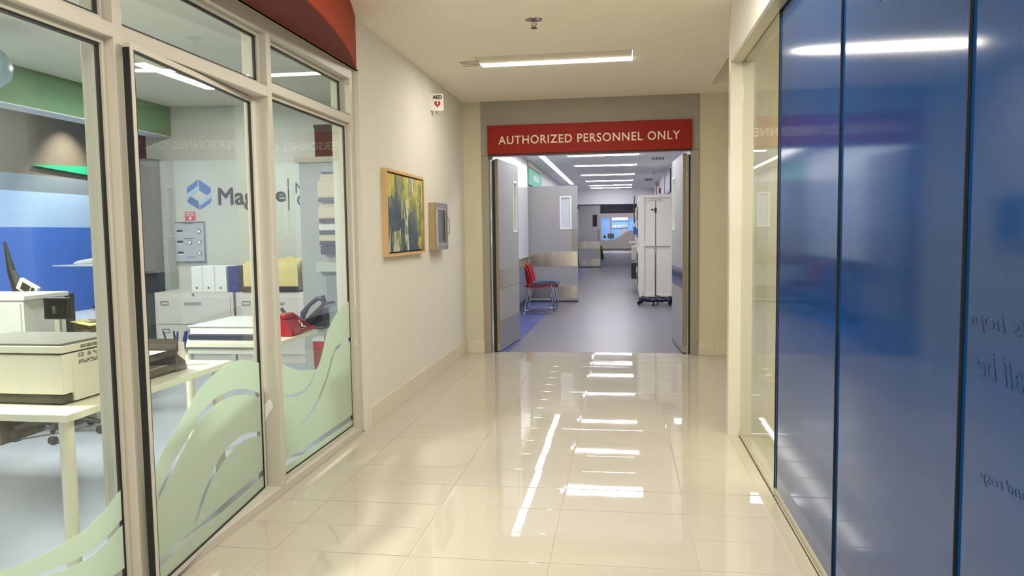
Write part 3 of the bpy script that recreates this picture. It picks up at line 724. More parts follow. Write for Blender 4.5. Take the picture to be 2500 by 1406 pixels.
# pole on wheels
iv = thing('iv_pole', 'chrome drip stand on a dark six legged wheeled base', 'drip stand', (.62, 14.22, 0))
MB().lathe([(.0135, .10), (.0135, 1.02)], (.62, 14.22, 0), 14).build('lower_pole', mat('reflection darkened chrome', (120, 120, 128), .25, metal=1.0), iv, smooth=True)  # chrome colour darkened to stand for dark reflections along the pole
MB().lathe([(.017, .93), (.017, 1.10)], (.62, 14.22, 0), 14).build('collar', STEEL, iv, smooth=True)
MB().lathe([(.010, 1.10), (.010, 1.925)], (.62, 14.22, 0), 12).build('upper_pole', mat('reflection darkened chrome', (120, 120, 128), .25, metal=1.0), iv, smooth=True)
k = MB().box(.60, .64, 14.20, 14.24, 1.70, 1.79, .006).build('clamp', BLACK, iv)
MB().lathe([(.008, -.06), (.02, -.055), (.02, -.035), (.008, -.03), (.008, 0)], (.60, 14.22, 1.755), 12, 'x').build('knob', BLACK, k)
hk = MB().tube([(.52, 14.22, 1.93), (.72, 14.22, 1.935)], .005, 8)
for x, s in ((.52, -1), (.72, 1), (.66, 1), (.58, -1)): hk.tube([(x, 14.22, 1.935), (x+s*.005, 14.2, 1.905), (x+s*.03, 14.19, 1.895), (x+s*.045, 14.18, 1.925)], .004, 6)
hk.build('hooks', CHROME, iv, smooth=True)
MB().lathe([(.05, .07), (.045, .10), (.025, .135), (.018, .14)], (.62, 14.22, 0), 16).build('hub', NAVYC, iv, smooth=True)
for q in range(6):
    a = math.radians(20+60*q); ca, sa = math.cos(a), math.sin(a)
    P = lambda r, z: (.62+ca*r, 14.22+sa*r, z)
    lg = MB().tube([P(.03, .085), P(.14, .078), P(.24, .098), P(.30, .105), P(.325, .085)], [.040, .034, .036, .042, .030], 8).build('leg', NAVYC, iv, smooth=True)
    cc = MB().lathe([(.034, -.012), (.036, -.006), (.036, .006), (.034, .012)], (0, 0, 0), 14, 'x').build('caster', BLACK, lg, local=True, smooth=True)
    p = Vector(P(.325, .036)); cc.location = p-Vector((.62, 14.22, 0)); cc.rotation_euler = (0, 0, a+pi/2)

# white cabinets along the corridor wall
def cabinet(label, x0, x1, y0, y1, H, back=True):
    c = thing('storage_cabinet', label, 'cabinet', (x0, y0, 0))
    MB().box(x0+.004, x1, y0+.045, y1, .03, H, .003).build('body', CREAMW, c)
    m = MB().box(x0, x0+.105, y0, y0+.0445, .03, H).box(x1-.06, x1, y0, y0+.0445, .03, H).box(x0+.105, x1-.06, y0, y0+.0445, H-.055, H).box(x0+.105, x1-.06, y0, y0+.0445, 1.055, 1.14).box(x0+.105, x1-.06, y0, y0+.0445, .03, .065)
    m.build('panel_frame', CREAMW, c)
    for z0, z1 in ((.15, 1.0), (1.12, H-.12)):
        d = MB().box(x0-.016, x0+.003, y0+.06, y1-.04, z0, z1, .003).build('door', CREAMW, c)
        MB().box(x0-.018, x0-.014, y0+.14, y1-.12, z0+.1, z1-.1).build('door_glass', DARK, d)
        MB().tube([(x0-.016, y0+.1, z0+.3), (x0-.04, y0+.1, z0+.31), (x0-.04, y0+.1, z0+.44), (x0-.016, y0+.1, z0+.45)], .006, 6).build('handle', WHITE, d)
    for x in (x0+.05, x1-.05):
        for y in (y0+.06, y1-.06): MB().lathe([(.02, 0), (.02, .03)], (x, y, 0), 8).build('foot', DARK, c)
    return c
cabinet('tall cream cabinet with a two panel side behind the drip stand', .345, 1.03, 15.46, 16.5, 2.085)
cabinet('cream cabinet behind the first tall cream cabinet', .355, 1.03, 16.55, 17.6, 2.06)
cabinet('cream cabinet at the back of the row of cabinets', .36, 1.03, 19.2, 20.3, 1.95)
for (nm, lb, ct, x0, x1, y0, y1, z0, z1, mm) in (
    ('poster_strip', 'narrow dark speckled strip hanging beside the cream cabinets', 'poster', .285, .30, 17.7, 18.5, 1.55, 2.17, DARK),
    ('glove_box', 'blue glove box on the side of the cream cabinets', 'box', .27, .35, 18.0, 18.3, 1.28, 1.46, BLUEW),
    ('paper_tray', 'white wall tray sticking out beside the cream cabinets', 'tray', .17, .34, 17.8, 18.2, 1.08, 1.12, WHITE),
    ('dark_bag', 'dark bag hanging low beside the cream cabinets', 'bag', .22, .34, 17.75, 18.15, .25, .62, DARK),
    ('document_holder', 'white document holder above the dark bag', 'holder', .24, .34, 18.6, 19.0, .66, .98, WHITE)):
    o = thing(nm, lb, ct, (x0, y0, z0)); MB().box(x0, x1, y0, y1, z0, z1, .01).build('body', mm, o)
    MB().box(x1-.012, .372, y0+.05, y0+.09, z0+.01, z0+.03).build('bracket', STEEL, o)

a2 = aed_sign('aed_sign', 'small white AED sign high on the corridor wall above the cream cabinets', (.985, 21.9, 2.665), .15, .15)
MB().box(.065, .09, -.003, .02, -.03, .03).build('bracket', WHITE, a2, local=True)
MB().box(-.006, .006, -.004, .006, -.30, -.075).build('post', DARK, a2, local=True)
fa = thing('fire_alarm', 'small red fire alarm strobe on the corridor wall by the AED sign', 'alarm', (EX1, 21.2, 2.45))
MB().box(EX1-.05, EX1-.001, 21.1, 21.3, 2.38, 2.52, .008).build('body', REDP, fa)
MB().box(EX1-.062, EX1-.05, 21.15, 21.25, 2.44, 2.49, .003).build('lens', WHITE, fa)
wn = thing('window_3', 'pale window high on the corridor wall behind the cream cabinets', 'window', (EX1, 17.8, 2.4), kind='structure')
MB().ring('x', EX1-.03, EX1-.001, 16.7, 18.85, 2.2, 2.70, .05).build('frame', NAVYC, wn)
MB().box(EX1-.02, EX1-.015, 16.75, 18.8, 2.25, 2.65).build('glass_pane', mat('pale blue window', (160, 174, 196), .5), wn)

# far end: dark header, sign, reception counter, blue room
m = MB().box(-1.9, 1.6, 28.62, 28.75, 2.20, 2.85); struct('trim_4', 'dark navy header across the far corridor', 'header', m, mat('dark navy paint', (12, 20, 44), .5))
es = thing('department_sign', 'black sign reading EMERGENCY DEPARTMENT across the far corridor', 'sign', (-.16, 28.5, 2.1))
MB().box(-.80, .50, 28.5, 28.56, 2.022, 2.212, .003).build('sign_panel', mat('black sign', (12, 11, 14), .4), es)
text('lettering', 'EMERGENCY DEPARTMENT', mat('dark grey letters', (70, 66, 78), .5), es, (-.13, 28.496, 2.115), (1, 0, 0), (0, 0, 1), 1.12, .06, bold=.01, depth=.003, spacing=1.1)
m = MB().box(-6, 6, 31, 60, 3.0, 3.1).box(-6, -1.9, 30.9, 31, 0, 3.1).box(1.6, 6, 30.9, 31, 0, 3.1); struct('ceiling', 'ceiling over the far reception area', 'ceiling', m, EDCEIL)
LIL = mat('pale lilac paint', (206, 196, 206), .6)
m = slab_holes(-3.5, 3.5, 1.0, 2.99, 55.2, 55.3, [(-1.45, -.88, 1.05, 2.30), (-.70, .44, 1.05, 2.30), (.50, .95, 1.05, 2.28)])
for v in m.bm.verts: v.co = Vector((v.co.x, v.co.z, v.co.y))
bmesh.ops.recalc_face_normals(m.bm, faces=m.bm.faces[:])
struct('wall_back', 'pale lilac wall with openings behind the far reception counter', 'wall', m, LIL)
m = MB().box(-3.5, 3.5, 58.5, 58.6, 0, 3.0).box(-3.6, -3.5, 55.3, 58.6, 0, 3).box(3.5, 3.6, 55.3, 58.6, 0, 3)
struct('wall_back', 'blue walls of the room behind the reception counter', 'wall', m, mat('room blue', (120, 164, 212), .6))
ll = thing('light_panel', 'bright white light panel in the blue room behind reception', 'ceiling light', (-.1, 57.5, 2.2))
MB().box(-.78, .5, 58.35, 58.45, 2.16, 2.36).build('diffuser', emit('panel led', (.86, .93, 1.0), 2.2), ll)
MB().ring('y', 58.34, 58.46, -.80, .52, 2.14, 2.38, .02).build('frame', WHITE, ll)
hw = thing('headwall_rail', 'white medical rail with dark outlets on the blue room wall', 'wall rail', (-.1, 58.4, 1.6))
MB().box(-.72, .45, 58.40, 58.49, 1.58, 1.75, .005).build('rail', WHITE, hw)
for x in (-.60, -.38, -.1, .05, .2, .34): MB().box(x, x+.07, 58.385, 58.40, 1.62, 1.71).build('outlet', DARK, hw)
rd = thing('reception_counter', 'grey reception counter with a wave shaped top at the far end', 'counter', (-.2, 54, 0))
top = smoothpts([(-3.4, .70), (-1.47, .70), (-1.09, .67), (-.8, .69), (-.515, .75), (-.3, .85), (-.083, .98), (.2, 1.20), (.49, 1.335), (.92, 1.36), (1.5, 1.36)], 5)
MB().prism([(-3.4, .08)]+top+[(1.5, .08)], 'y', 54.0, 54.12).build('front_panel', mat('warm grey laminate', (150, 142, 140), .5), rd)
MB().box(-3.3, 1.4, 54.05, 54.3, 0, .079).build('plinth', DARK, rd)
MB().box(-3.4, 1.5, 54.121, 54.8, .60, .64).build('work_top', WHITE, rd)
mo = thing('monitor', 'black computer monitor on the far reception counter', 'monitor', (-.75, 54.4, .64))
MB().box(-.99, -.55, 54.38, 54.42, .80, 1.16, .01).build('screen', DARK, mo); MB().box(-.80, -.74, 54.39, 54.41, .66, .80).build('stand', DARK, mo); MB().box(-.88, -.66, 54.32, 54.48, .641, .66).build('base', DARK, mo)
mo = thing('potted_plant', 'small green plant on the far reception counter', 'plant', (-1.2, 54.35, .64))
MB().lathe([(.06, .641), (.08, .78)], (-1.2, 54.35, 0), 12).build('pot', WHITE, mo)
lv = MB()
for k in range(22):
    a = random.uniform(0, 2*pi); r = random.uniform(.05, .16); z = random.uniform(.85, 1.05)
    lv.tube([(-1.2, 54.35, .77), (-1.2+math.cos(a)*r*.6, 54.35+math.sin(a)*r*.6, z), (-1.2+math.cos(a)*r, 54.35+math.sin(a)*r, z-.02)], [.006, .03, .004], 5)
lv.build('foliage', mat('leaf green', (52, 78, 40), .5), mo)
mo = thing('desk_chair', 'pale rounded chair back behind the far reception counter', 'chair', (.1, 54.9, 0))
MB().prism(smoothpts([(-.20, .9), (-.20, 1.25), (-.05, 1.44), (.15, 1.48), (.33, 1.42), (.40, 1.2), (.38, .9)], 4), 'y', 54.86, 54.92).build('backrest', mat('pale blue white', (206, 220, 240), .5), mo)
MB().box(-.1, .3, 54.7, 55.1, .48, .54, .02).build('seat', DARK, mo); MB().lathe([(.22, 0), (.2, .04), (.03, .06), (.03, .479)], (.1, 54.9, 0), 12).build('pedestal', DARK, mo)
MB().box(.06, .14, 54.93, 54.95, .5, 1.0).build('back_post', DARK, mo)
ws = thing('wet_floor_sign', 'yellow folding floor sign half hidden by the farther grey door', 'floor sign', (-1.05, 38, 0))
for s in (-1, 1):
    m = MB(); m.prism([(-1.20, 0), (-.88, 0), (-.99, .62), (-1.09, .62)], 'y', -.006, .006)
    for v in m.bm.verts: v.co = Vector((v.co.x, 38+v.co.y+s*(.16-.15*v.co.z/.62), v.co.z))
    m.build('panel', mat('safety yellow', (240, 220, 50), .5), ws)

# ------------------------------------------------------------------ office behind the glass
m = MB().box(-12, -5.35, -1.5, 16, -.1, 0); struct('floor', 'pale lobby floor below the bright blue wall', 'floor', m, mat('pale grey terrazzo', (206, 214, 216), .3, var=.05))
m = MB().box(-5.349, -1.935, -1.5, 16, -.1, 0); struct('floor', 'grey blue vinyl floor of the glass fronted office', 'floor', m, OFFFLOOR)
m = slab_holes(-5.08, -1.94, -1.5, 8.2, 2.85, 2.95, [(-4.10, -3.82, 5.935, 7.145)]); struct('ceiling', 'pale ceiling of the glass fronted office', 'ceiling', m, OFFCEIL)
m = MB().box(-12, -5.3, -1.5, 16, 4.0, 4.1).box(-5.30, -5.2, -1.5, 16, 2.951, 4.0); struct('ceiling', 'lobby ceiling behind the green bulkhead', 'ceiling', m, OFFCEIL)
YW = 8.08
m = MB().box(-5.42, -1.93, YW, YW+.12, 0, 2.85); struct('wall_back', 'grey green office wall carrying the blue logo', 'wall', m, OFFWALL)
m = MB().box(-12, -1.93, -1.6, -1.5, 0, 2.9); struct('wall_front', 'near end wall of the office', 'wall', m, OFFWALL)
m = MB().box(-5.30, -5.10, -1.5, YW+.12, 2.525, 2.95, .003); struct('trim_5', 'sage green bulkhead along the office ceiling', 'bulkhead', m, GREEN)
m = MB().box(-1.95, -1.931, 5.02, 8.2, 0, 2.85); struct('wall_right', 'office side of the cream hall wall', 'wall', m, OFFWALL)
m = MB().box(-5.31, -5.09, -1.5, YW+.1, 2.515, 2.524); struct('trim_8', 'pale strip under the sage green bulkhead', 'trim', m, mat('pale grey soffit', (206, 212, 222), .6))
# lobby beyond
m = MB().box(-10.4, -10.2, -1.5, 16, 0, 1.58); struct('wall_left', 'bright blue lower lobby wall', 'wall', m, BLUEW)
m = MB().box(-10.4, -10.2, -1.5, 16, 1.58, 2.2); struct('wall_left', 'pale blue band of the lobby wall', 'wall', m, LBLUE)
m = MB().box(-10.4, -10.2, -1.5, 16, 2.2, 2.5); struct('wall_left', 'grey blue band of the lobby wall above the pale blue band', 'wall', m, mat('steel blue paint', (128, 142, 154), .6))
m = MB().box(-10.4, -10.2, -1.5, 16, 2.5, 4.0); struct('wall_left', 'brown grey upper lobby wall', 'wall', m, mat('brown grey paint', (112, 104, 94), .7))
m = MB().box(-10.4, -5.42, 15.9, 16, 0, 4.0); struct('wall_back', 'blue lobby wall at the far end', 'wall', m, BLUEW)
MBg = MB().prism([(11.95, 2.652), (14.2, 2.54), (14.2, 2.80), (11.95, 2.664)], 'x', -10.19, -10.15); tag(MBg.build('trim_6', mat('emerald green paint', (40, 176, 130), .5)), 'thin emerald green band on the lobby wall', 'trim', kind='structure')
sp = bpy.data.lights.new('wall_washer', 'SPOT'); sp.energy = 420; sp.color = (1, .9, .75); sp.spot_size = 1.35; sp.spot_blend = .8
so = bpy.data.objects.new('wall_washer', sp); COL.objects.link(so); so.location = (-9.5, 12.75, 3.95); so.rotation_euler = (0, math.radians(12), 0)

tf = thing('troffer_light', 'bright rectangular office ceiling light', 'ceiling light', (-3.96, 6.54, 2.85))
MB().box(-4.095, -3.825, 5.94, 7.14, 2.846, 2.87).build('diffuser', TROFF, tf)
MB().ring('z', 2.843, 2.88, -4.10, -3.82, 5.935, 7.145, .006).build('frame', WHITE, tf)
PX, PY, PZ = -4.2, 4.5, 2.53
pl = thing('pendant_lamp', 'pale blue dome pendant lamp near the office ceiling', 'pendant lamp', (PX, PY, PZ))
MB().lathe([(.02, PZ+.15), (.10, PZ+.14), (.17, PZ+.08), (.205, PZ), (.19, PZ-.08), (.13, PZ-.13), (.02, PZ-.15)], (PX, PY, 0), 28).build('shade', mat('pale blue enamel', (150, 176, 196), .35), pl, smooth=True)
MB().lathe([(.008, PZ+.15), (.008, 2.85)], (PX, PY, 0), 8).build('cord', WHITE, pl)
MB().lathe([(.05, 2.82), (.05, 2.849)], (PX, PY, 0), 16).build('ceiling_rose', WHITE, pl)

# wall cabinets and dark recess at the left of the office wall
lk = thing('tall_locker', 'mid grey tall locker at the back of the office', 'locker', (-5.7, 7.75, 0))
MB().box(-5.84, -5.15, 7.75, 8.07, .98, 2.25, .003).build('upper_body', GREYW, lk)
MB().box(-5.84, -5.15, 7.80, 8.07, 0, .979, .003).build('lower_body', mat('dark slate laminate', (62, 68, 72), .4), lk)
MB().box(-5.83, -5.50, 7.738, 7.75, 1.0, 2.24, .002).build('door', GREYW, lk); MB().box(-5.49, -5.16, 7.738, 7.75, 1.0, 2.24, .002).build('door', GREYW, lk)
m = MB().box(-5.148, -5.09, 7.9, YW-.001, 0, 2.24, .003); tag(m.build('trim_7', mat('pale grey post', (176, 180, 176), .6)), 'pale grey post between the locker and the logo wall', 'trim', kind='structure')

# lateral filing cabinets
def filing(label, x0, x1, y0):
    f = thing('filing_cabinet', label, 'filing cabinet', (x0, y0, 0), 0, 'lateral filing cabinets')
    y1 = y0+.457
    MB().box(x0, x1, y0+.012, y1, .0, .772, .003).build('body', STEELG, f)
    for z0, z1 in ((.425, .722), (.10, .415)):
        d = MB().box(x0+.03, x1-.03, y0-.004, y0+.011, z0, z1, .003).build('drawer', STEELG, f)
        h = .655 if z0 > .3 else z1-.065
        MB().ring('y', y0-.009, y0-.0045, x0+.085, x0+.175, h-.022, h+.022, .007).build('label_holder', STEEL, d)
        MB().box((x0+x1)/2-.10, (x0+x1)/2+.10, y0-.014, y0-.0045, h-.014, h+.012, .003).build('handle', mat('grey pull', (150, 154, 156), .4), d)
    MB().lathe([(.014, -.008), (.014, 0)], ((x0+x1)/2, y0+.011, .748), 12, 'y').build('lock', STEEL, f)
    return f
filing('grey two drawer filing cabinet under the white binders', -5.10, -4.175, 7.61)
filing('grey two drawer filing cabinet under the wire folder rack', -4.145, -3.22, 7.61)
# binders and folders on top
for k, (x0, w, mm, lb) in enumerate([(-4.665, .125, PAPER, 'white binder leftmost of the three on the filing cabinet'), (-4.535, .14, PAPER, 'white binder in the middle of the three on the filing cabinet'), (-4.39, .135, PAPER, 'white binder next to the blue binder'), (-4.235, .13, NAVY, 'blue binder beside the white binders')]):
    o = thing('binder', lb, 'binder', (x0, 7.64, .773), 0, 'binders on the filing cabinet')
    MB().box(x0, x0+w, 7.64, 7.92, .774, 1.055, .006).build('cover', mm, o)
    MB().lathe([(.012, -.003), (.012, 0)], (x0+w/2, 7.64, .82), 10, 'y').build('finger_ring', STEEL, o)
rk = thing('folder_rack', 'black wire desktop rack on the filing cabinet', 'rack', (-3.7, 7.75, .773))
MB().box(-4.06, -3.42, 7.62, 7.98, .773, .785).box(-4.06, -3.42, 7.615, 7.62, .773, .835).build('tray', BLACK, rk)
for k in range(4):
    x = -3.95+k*.05
    for xx in (-3.98+.012*k, -3.62+.02*k):
        y = 7.66+k*.07
        MB().tube([(xx-.10, y, .785), (xx-.10, y, .98), (xx-.06, y, 1.01), (xx+.12, y, 1.01), (xx+.16, y, .98), (xx+.18, y, .785)], .004, 6).build('wire', BLACK, rk)
FN = ['frontmost', 'second', 'third', 'fourth', 'fifth', 'sixth']
for k in range(6):
    o = thing('file_folder', FN[k]+' cream file folder counted from the front of the wire rack', 'folder', (-3.75, 7.64+k*.04, .79), 0, 'folders in the wire rack')
    a = random.uniform(-.02, .02); h = 1.07+.02*k*.5+random.uniform(-.01, .02)
    MB().box(-4.06+a, -3.44+a, 7.635+k*.042, 7.65+k*.042, .787, h, .002).build('card', MANILA, o)
    MB().box(-4.0+k*.07, -3.92+k*.07, 7.636+k*.042, 7.640+k*.042, h, h+.018).build('tab', MANILA, o)

# logo on the wall
lg = thing('wall_logo', 'blue folded hexagon logo with dark company lettering on the office wall', 'sign', (-4.8, YW, 1.86))
Lc = (-4.79, YW-.006, 1.86)
BL1 = mat('logo blue', (30, 104, 184), .5); BL2 = mat('logo deep blue', (10, 86, 160), .5); BL3 = mat('logo sky blue', (156, 200, 228), .5); DKT = mat('logo charcoal', (52, 58, 68), .5)
fr = (Lc, (1, 0, 0), (0, 0, 1)); q = .172
def hx(p): return [(a*q*.90, b*q) for a, b in p]
shape('logo_piece', [hx([(-.06, .98), (-.92, .46), (-.96, .08), (-.06, .60)])], BL1, lg, fr, .001)
shape('logo_piece', [hx([(.02, 1.0), (.92, .44), (.98, .28), (.92, .1), (.62, -.04), (.06, .27)])], BL1, lg, fr, .001)
shape('logo_piece', [hx([(-.96, .02), (-.06, .55), (-.06, .26), (-.5, 0.0), (-.62, -.08), (-.90, -.22)])], BL3, lg, fr, .001)
shape('logo_piece', [hx([(-.62, -.12), (-.06, -.44), (.02, -1.0), (-.9, -.50), (-.92, -.36)])], BL2, lg, fr, .001)
shape('logo_piece', [hx([(.98, .04), (.66, -.1), (.06, -.43), (.06, -.66), (.98, -.14)])], BL3, lg, fr, .001)
shape('logo_piece', [hx([(.98, -.24), (.08, -.76), (.08, -1.0), (.9, -.55), (.98, -.40)])], BL1, lg, fr, .001)
text('lettering', 'Mag', DKT, lg, (-4.335, YW-.006, 1.802), (1, 0, 0), (0, 0, 1), .44, .256, bold=0.03, depth=.001, split=True)
text('lettering', 'e', DKT, lg, (-3.80, YW-.006, 1.817), (1, 0, 0), (0, 0, 1), .125, .115, bold=0.03, depth=.001)
MB().box(-3.712, -3.702, YW-.007, YW-.005, 1.665, 2.02).build('divider', DKT, lg)
text('lettering', 'N', DKT, lg, (-3.575, YW-.006, 1.91), (1, 0, 0), (0, 0, 1), .09, .115, depth=.001)
text('lettering', 'C', DKT, lg, (-3.555, YW-.006, 1.77), (1, 0, 0), (0, 0, 1), .105, .125, bold=.01, depth=.001)
rs = thing('safety_sign', 'small red emergency sign with a white arrow under the logo', 'sign', (-4.91, YW, 1.61))
MB().box(-4.975, -4.845, YW-.004, YW-.001, 1.565, 1.665, .001).build('sign_panel', mat('sign red', (206, 52, 46), .5), rs)
text('lettering', 'EMERGENCY', WHITE, rs, (-4.91, YW-.0045, 1.648), (1, 0, 0), (0, 0, 1), .112, .018, bold=.02, depth=.0005)
text('lettering', 'SHUT OFF', WHITE, rs, (-4.91, YW-.0045, 1.624), (1, 0, 0), (0, 0, 1), .09, .018, bold=.02, depth=.0005)
shape('arrow', [[(-.01, .04), (.01, .04), (.01, .02), (.022, .02), (0, 0), (-.022, .02), (-.01, .02)]], WHITE, rs, ((-4.91, YW-.0045, 1.571), (1, 0, 0), (0, 0, 1)), .0005)
vp = thing('gauge_panel', 'grey wall panel with gauges and switches below the red sign', 'control panel', (-4.9, YW, 1.32))
MB().box(-5.105, -4.72, YW-.03, YW-.001, 1.085, 1.55, .004).build('box', mat('panel grey', (176, 182, 188), .35, var=.03), vp)
MB().ring('y', YW-.034, YW-.0305, -5.105, -4.72, 1.085, 1.55, .012).build('rim', STEEL, vp)
for z in (1.435, 1.31, 1.185):
    MB().box(-5.065, -4.995, YW-.034, YW-.0305, z, z+.025).build('indicator', NAVYC, vp)
    MB().box(-5.065, -4.995, YW-.034, YW-.0305, z-.014, z-.002).build('indicator_label', WHITE, vp)
for x, z in ((-4.795, 1.44), (-4.795, 1.315), (-4.91, 1.315), (-4.795, 1.19)):
    g = MB().lathe([(.026, -.036), (.026, -.0305)], (x, YW, z), 20, 'y').build('gauge', DARK, vp)
    MB().lathe([(.020, -.038), (.020, -.0362)], (x, YW, z), 20, 'y').build('dial', WHITE, g)
MB().box(-4.955, -4.84, YW-.034, YW-.0305, 1.135, 1.155).build('name_plate', mat('plate lilac', (150, 150, 180), .5), vp)
for z in (1.525, 1.355): MB().box(-4.98, -4.86, YW-.034, YW-.0305, z, z+.006).build('legend', DGREY, vp)

# tall grey cabinet with the file holder
tc = thing('tall_cabinet', 'tall pale grey cabinet with a flat cornice at the office corner', 'cabinet', (-2.45, 6.52, 0))
MB().box(-2.89, -1.96, 6.53, 7.2, 0, 2.03, .003).build('body', mat('stone grey laminate', (172, 176, 170), .5), tc)
MB().box(-2.92, -1.955, 6.49, 7.2, 2.031, 2.08, .004).build('cornice', FRAME, tc)
MB().box(-2.66, -2.0, 6.522, 6.53, 1.16, 2.0, .002).build('door', mat('cool grey door', (178, 184, 184), .5), tc)
MB().box(-2.72, -1.97, 6.44, 6.53, 1.05, 1.135, .003).build('ledge', OFFWALL, tc)
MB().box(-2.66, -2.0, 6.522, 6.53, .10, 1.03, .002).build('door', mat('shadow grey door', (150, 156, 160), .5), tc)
db = thing('storage_box', 'dark maroon box standing on the tall grey cabinet', 'box', (-2.6, 6.6, 2.08))
MB().box(-2.745, -2.49, 6.56, 6.9, 2.082, 2.36, .004).build('body', mat('maroon brown card', (62, 36, 28), .6, var=.2), db)
MB().box(-2.75, -2.485, 6.555, 6.905, 2.34, 2.372, .003).build('lid', mat('dark brown card', (52, 36, 30), .6), db)
fh = thing('file_holder', 'navy hanging wall file holder on the tall grey cabinet', 'file holder', (-2.58, 6.52, 1.5))
NVP = mat('slate navy plastic', (46, 58, 76), .4)
MB().box(-2.675, -2.505, 6.512, 6.521, 1.206, 1.945, .002).build('back_panel', NVP, fh)
BZ = [(1.70, 1.92), (1.515, 1.67), (1.41, 1.50), (1.315, 1.41)]
for a_, b_ in BZ: MB().box(-2.67, -2.51, 6.42, 6.424, a_-.028, a_+.012).box(-2.67, -2.51, 6.425, 6.511, a_-.028, a_-.024).build('pocket', NVP, fh)
MB().box(-2.67, -2.51, 6.44, 6.511, 1.206, 1.28, .003).build('pocket', NVP, fh)
for k, (a_, b_) in enumerate(BZ):
    lb = ['cream folders in the top pocket of the wall file holder', 'cream folders in the second pocket of the wall file holder', 'white papers in the third pocket of the wall file holder', 'cream folders in the lowest pocket of the wall file holder'][k]
    o = thing('file_bundle', lb, 'folders', (-2.59, 6.46, a_), 0, 'folders in the wall file holder')
    for q2 in range(3):
        MB().box(-2.678+.004*q2+.01*(q2 == 1), -2.503-.006*q2, 6.432+.022*q2, 6.446+.022*q2, a_-.02, a_+(b_-a_)*(.72+.14*q2), .002).build('folder', PAPER if k == 2 else mat('cream folder', (222, 212, 178), .8, var=.04), o)

# desks
def desk(label, x0, x1, y0, y1):
    d = thing('desk', label, 'desk', (x1, y0, 0))
    MB().box(x0, x1, y0, y1, .703, .731, .002).build('desk_top', DESKM, d)
    for x in (x0+.06, x1-.055):
        for y in (y0+.06, y1-.06): MB().lathe([(.026, .0), (.026, .702)], (x, y, 0), 18).build('leg', DESKM, d, smooth=True)
    return d
desk('cream desk holding the white printer beside the glass', -4.3, -2.03, 2.475, 3.67)
desk('cream desk holding both telephones', -2.74, -2.08, 4.27, 5.28)
MB().box(-2.66, -2.14, 4.285, 4.30, .66, .702).build('apron', OFFWALL, bpy.data.objects['desk.001'])

# printer
pr = thing('printer', 'large white desktop printer with a grey lid on the cream desk', 'printer', (-2.155, 2.615, .732), math.radians(-1))
X1, X0, Y1 = 0, -.52, .36
MB().box(X0, X1, 0, Y1, .042, .2, .005).build('body', mat('warm white plastic', (226, 222, 204), .4), pr, local=True)
MB().box(X0+.01, X1-.004, .003, Y1-.01, .003, .041, .014).build('base', mat('olive charcoal plastic', (66, 66, 54), .5), pr, local=True)
MB().box(X1-.02, X1+.004, .055, Y1, .008, .150, .002).build('side_panel', mat('warm white plastic', (226, 222, 204), .4), pr, local=True)
MB().box(X0, X1+.004, -.004, Y1, .205, .234, .004).build('scanner_unit', mat('warm white plastic', (226, 222, 204), .4), pr, local=True)
MB().box(X0, X1, -.002, Y1-.005, .2, .205).build('shadow_gap', BLACK, pr, local=True)
MB().box(X0+.005, X1-.004, .0, Y1-.02, .234, .243, .003).build('lid', mat('mid grey plastic', (112, 112, 104), .6), pr, local=True)
vs = MB()
for k in range(30): vs.box(X1+.0035, X1+.0048, .10+k*.0085, .104+k*.0085, .212, .226)
tag(vs.build('vent_slots', DGREY, pr, local=True), kind='stuff')
vs = MB()
for r in range(6):
    for k in range(26):
        if random.random() < .85 and not (r < 3 and k in (3, 4, 7)): vs.box(X1+.0005, X1+.0016, .09+k*.0103, .097+k*.0103, .190-r*.006-(.010 if r > 2 else 0), .193-r*.006-(.010 if r > 2 else 0))
tag(vs.build('vent_holes', DGREY, pr, local=True), kind='stuff')
MB().box(X1+.0005, X1+.002, .19, .215, .162, .170).build('badge', mat('grey lilac badge', (160, 156, 160), .5), pr, local=True)

# paper tray organiser with sheets
og = thing('letter_tray', 'smoky two tier letter tray on the desk behind the glass door', 'letter tray', (-2.15, 3.1, .731))
for z in (.745, .815):
    MB().box(-2.55, -2.13, 3.0, 3.34, z, z+.005).box(-2.55, -2.545, 3.0, 3.34, z+.005, z+.05).box(-2.135, -2.13, 3.0, 3.34, z+.005, z+.03).box(-2.55, -2.13, 3.335, 3.34, z+.005, z+.055).build('tier', SMOKE, og)
for x in (-2.55, -2.14):
    for y in (3.01, 3.32): MB().box(x, x+.012, y, y+.012, .732, .815).build('support', SMOKE, og)
MB().prism([(3.341, .732), (3.42, .732), (3.405, .775), (3.341, .815)], 'x', -2.19, -2.13).build('foot', SMOKE, og)
MB().box(-2.55, -2.13, 3.341, 3.35, .83, .89).build('front_lip', SMOKE, og)
for z, l in ((.752, 'loose white paper in the lower letter tray'), (.822, 'cream paper in the upper letter tray')):
    o = thing('paper_stack', l, 'paper', (-2.33, 3.05, z)); MB().box(-2.52, -2.145, 3.02, 3.325, z, z+.014, .002).build('sheets', MANILA if z > .8 else PAPER, o)
    MB().box(-2.5, -2.16, 3.03, 3.31, z+.0145, z+.0155).build('top_sheet', PAPER, o)
cp = thing('pen_cup', 'white pen cup holding pens beside the letter tray', 'cup', (-2.225, 3.50, .731))
MB().lathe([(.034, .732), (.04, .80), (.042, .852), (.038, .852), (.034, .745), (.002, .743)], (-2.235, 3.50, 0), 24).build('cup', mat('pale pink white plastic', (236, 226, 220), .4), cp, smooth=True)
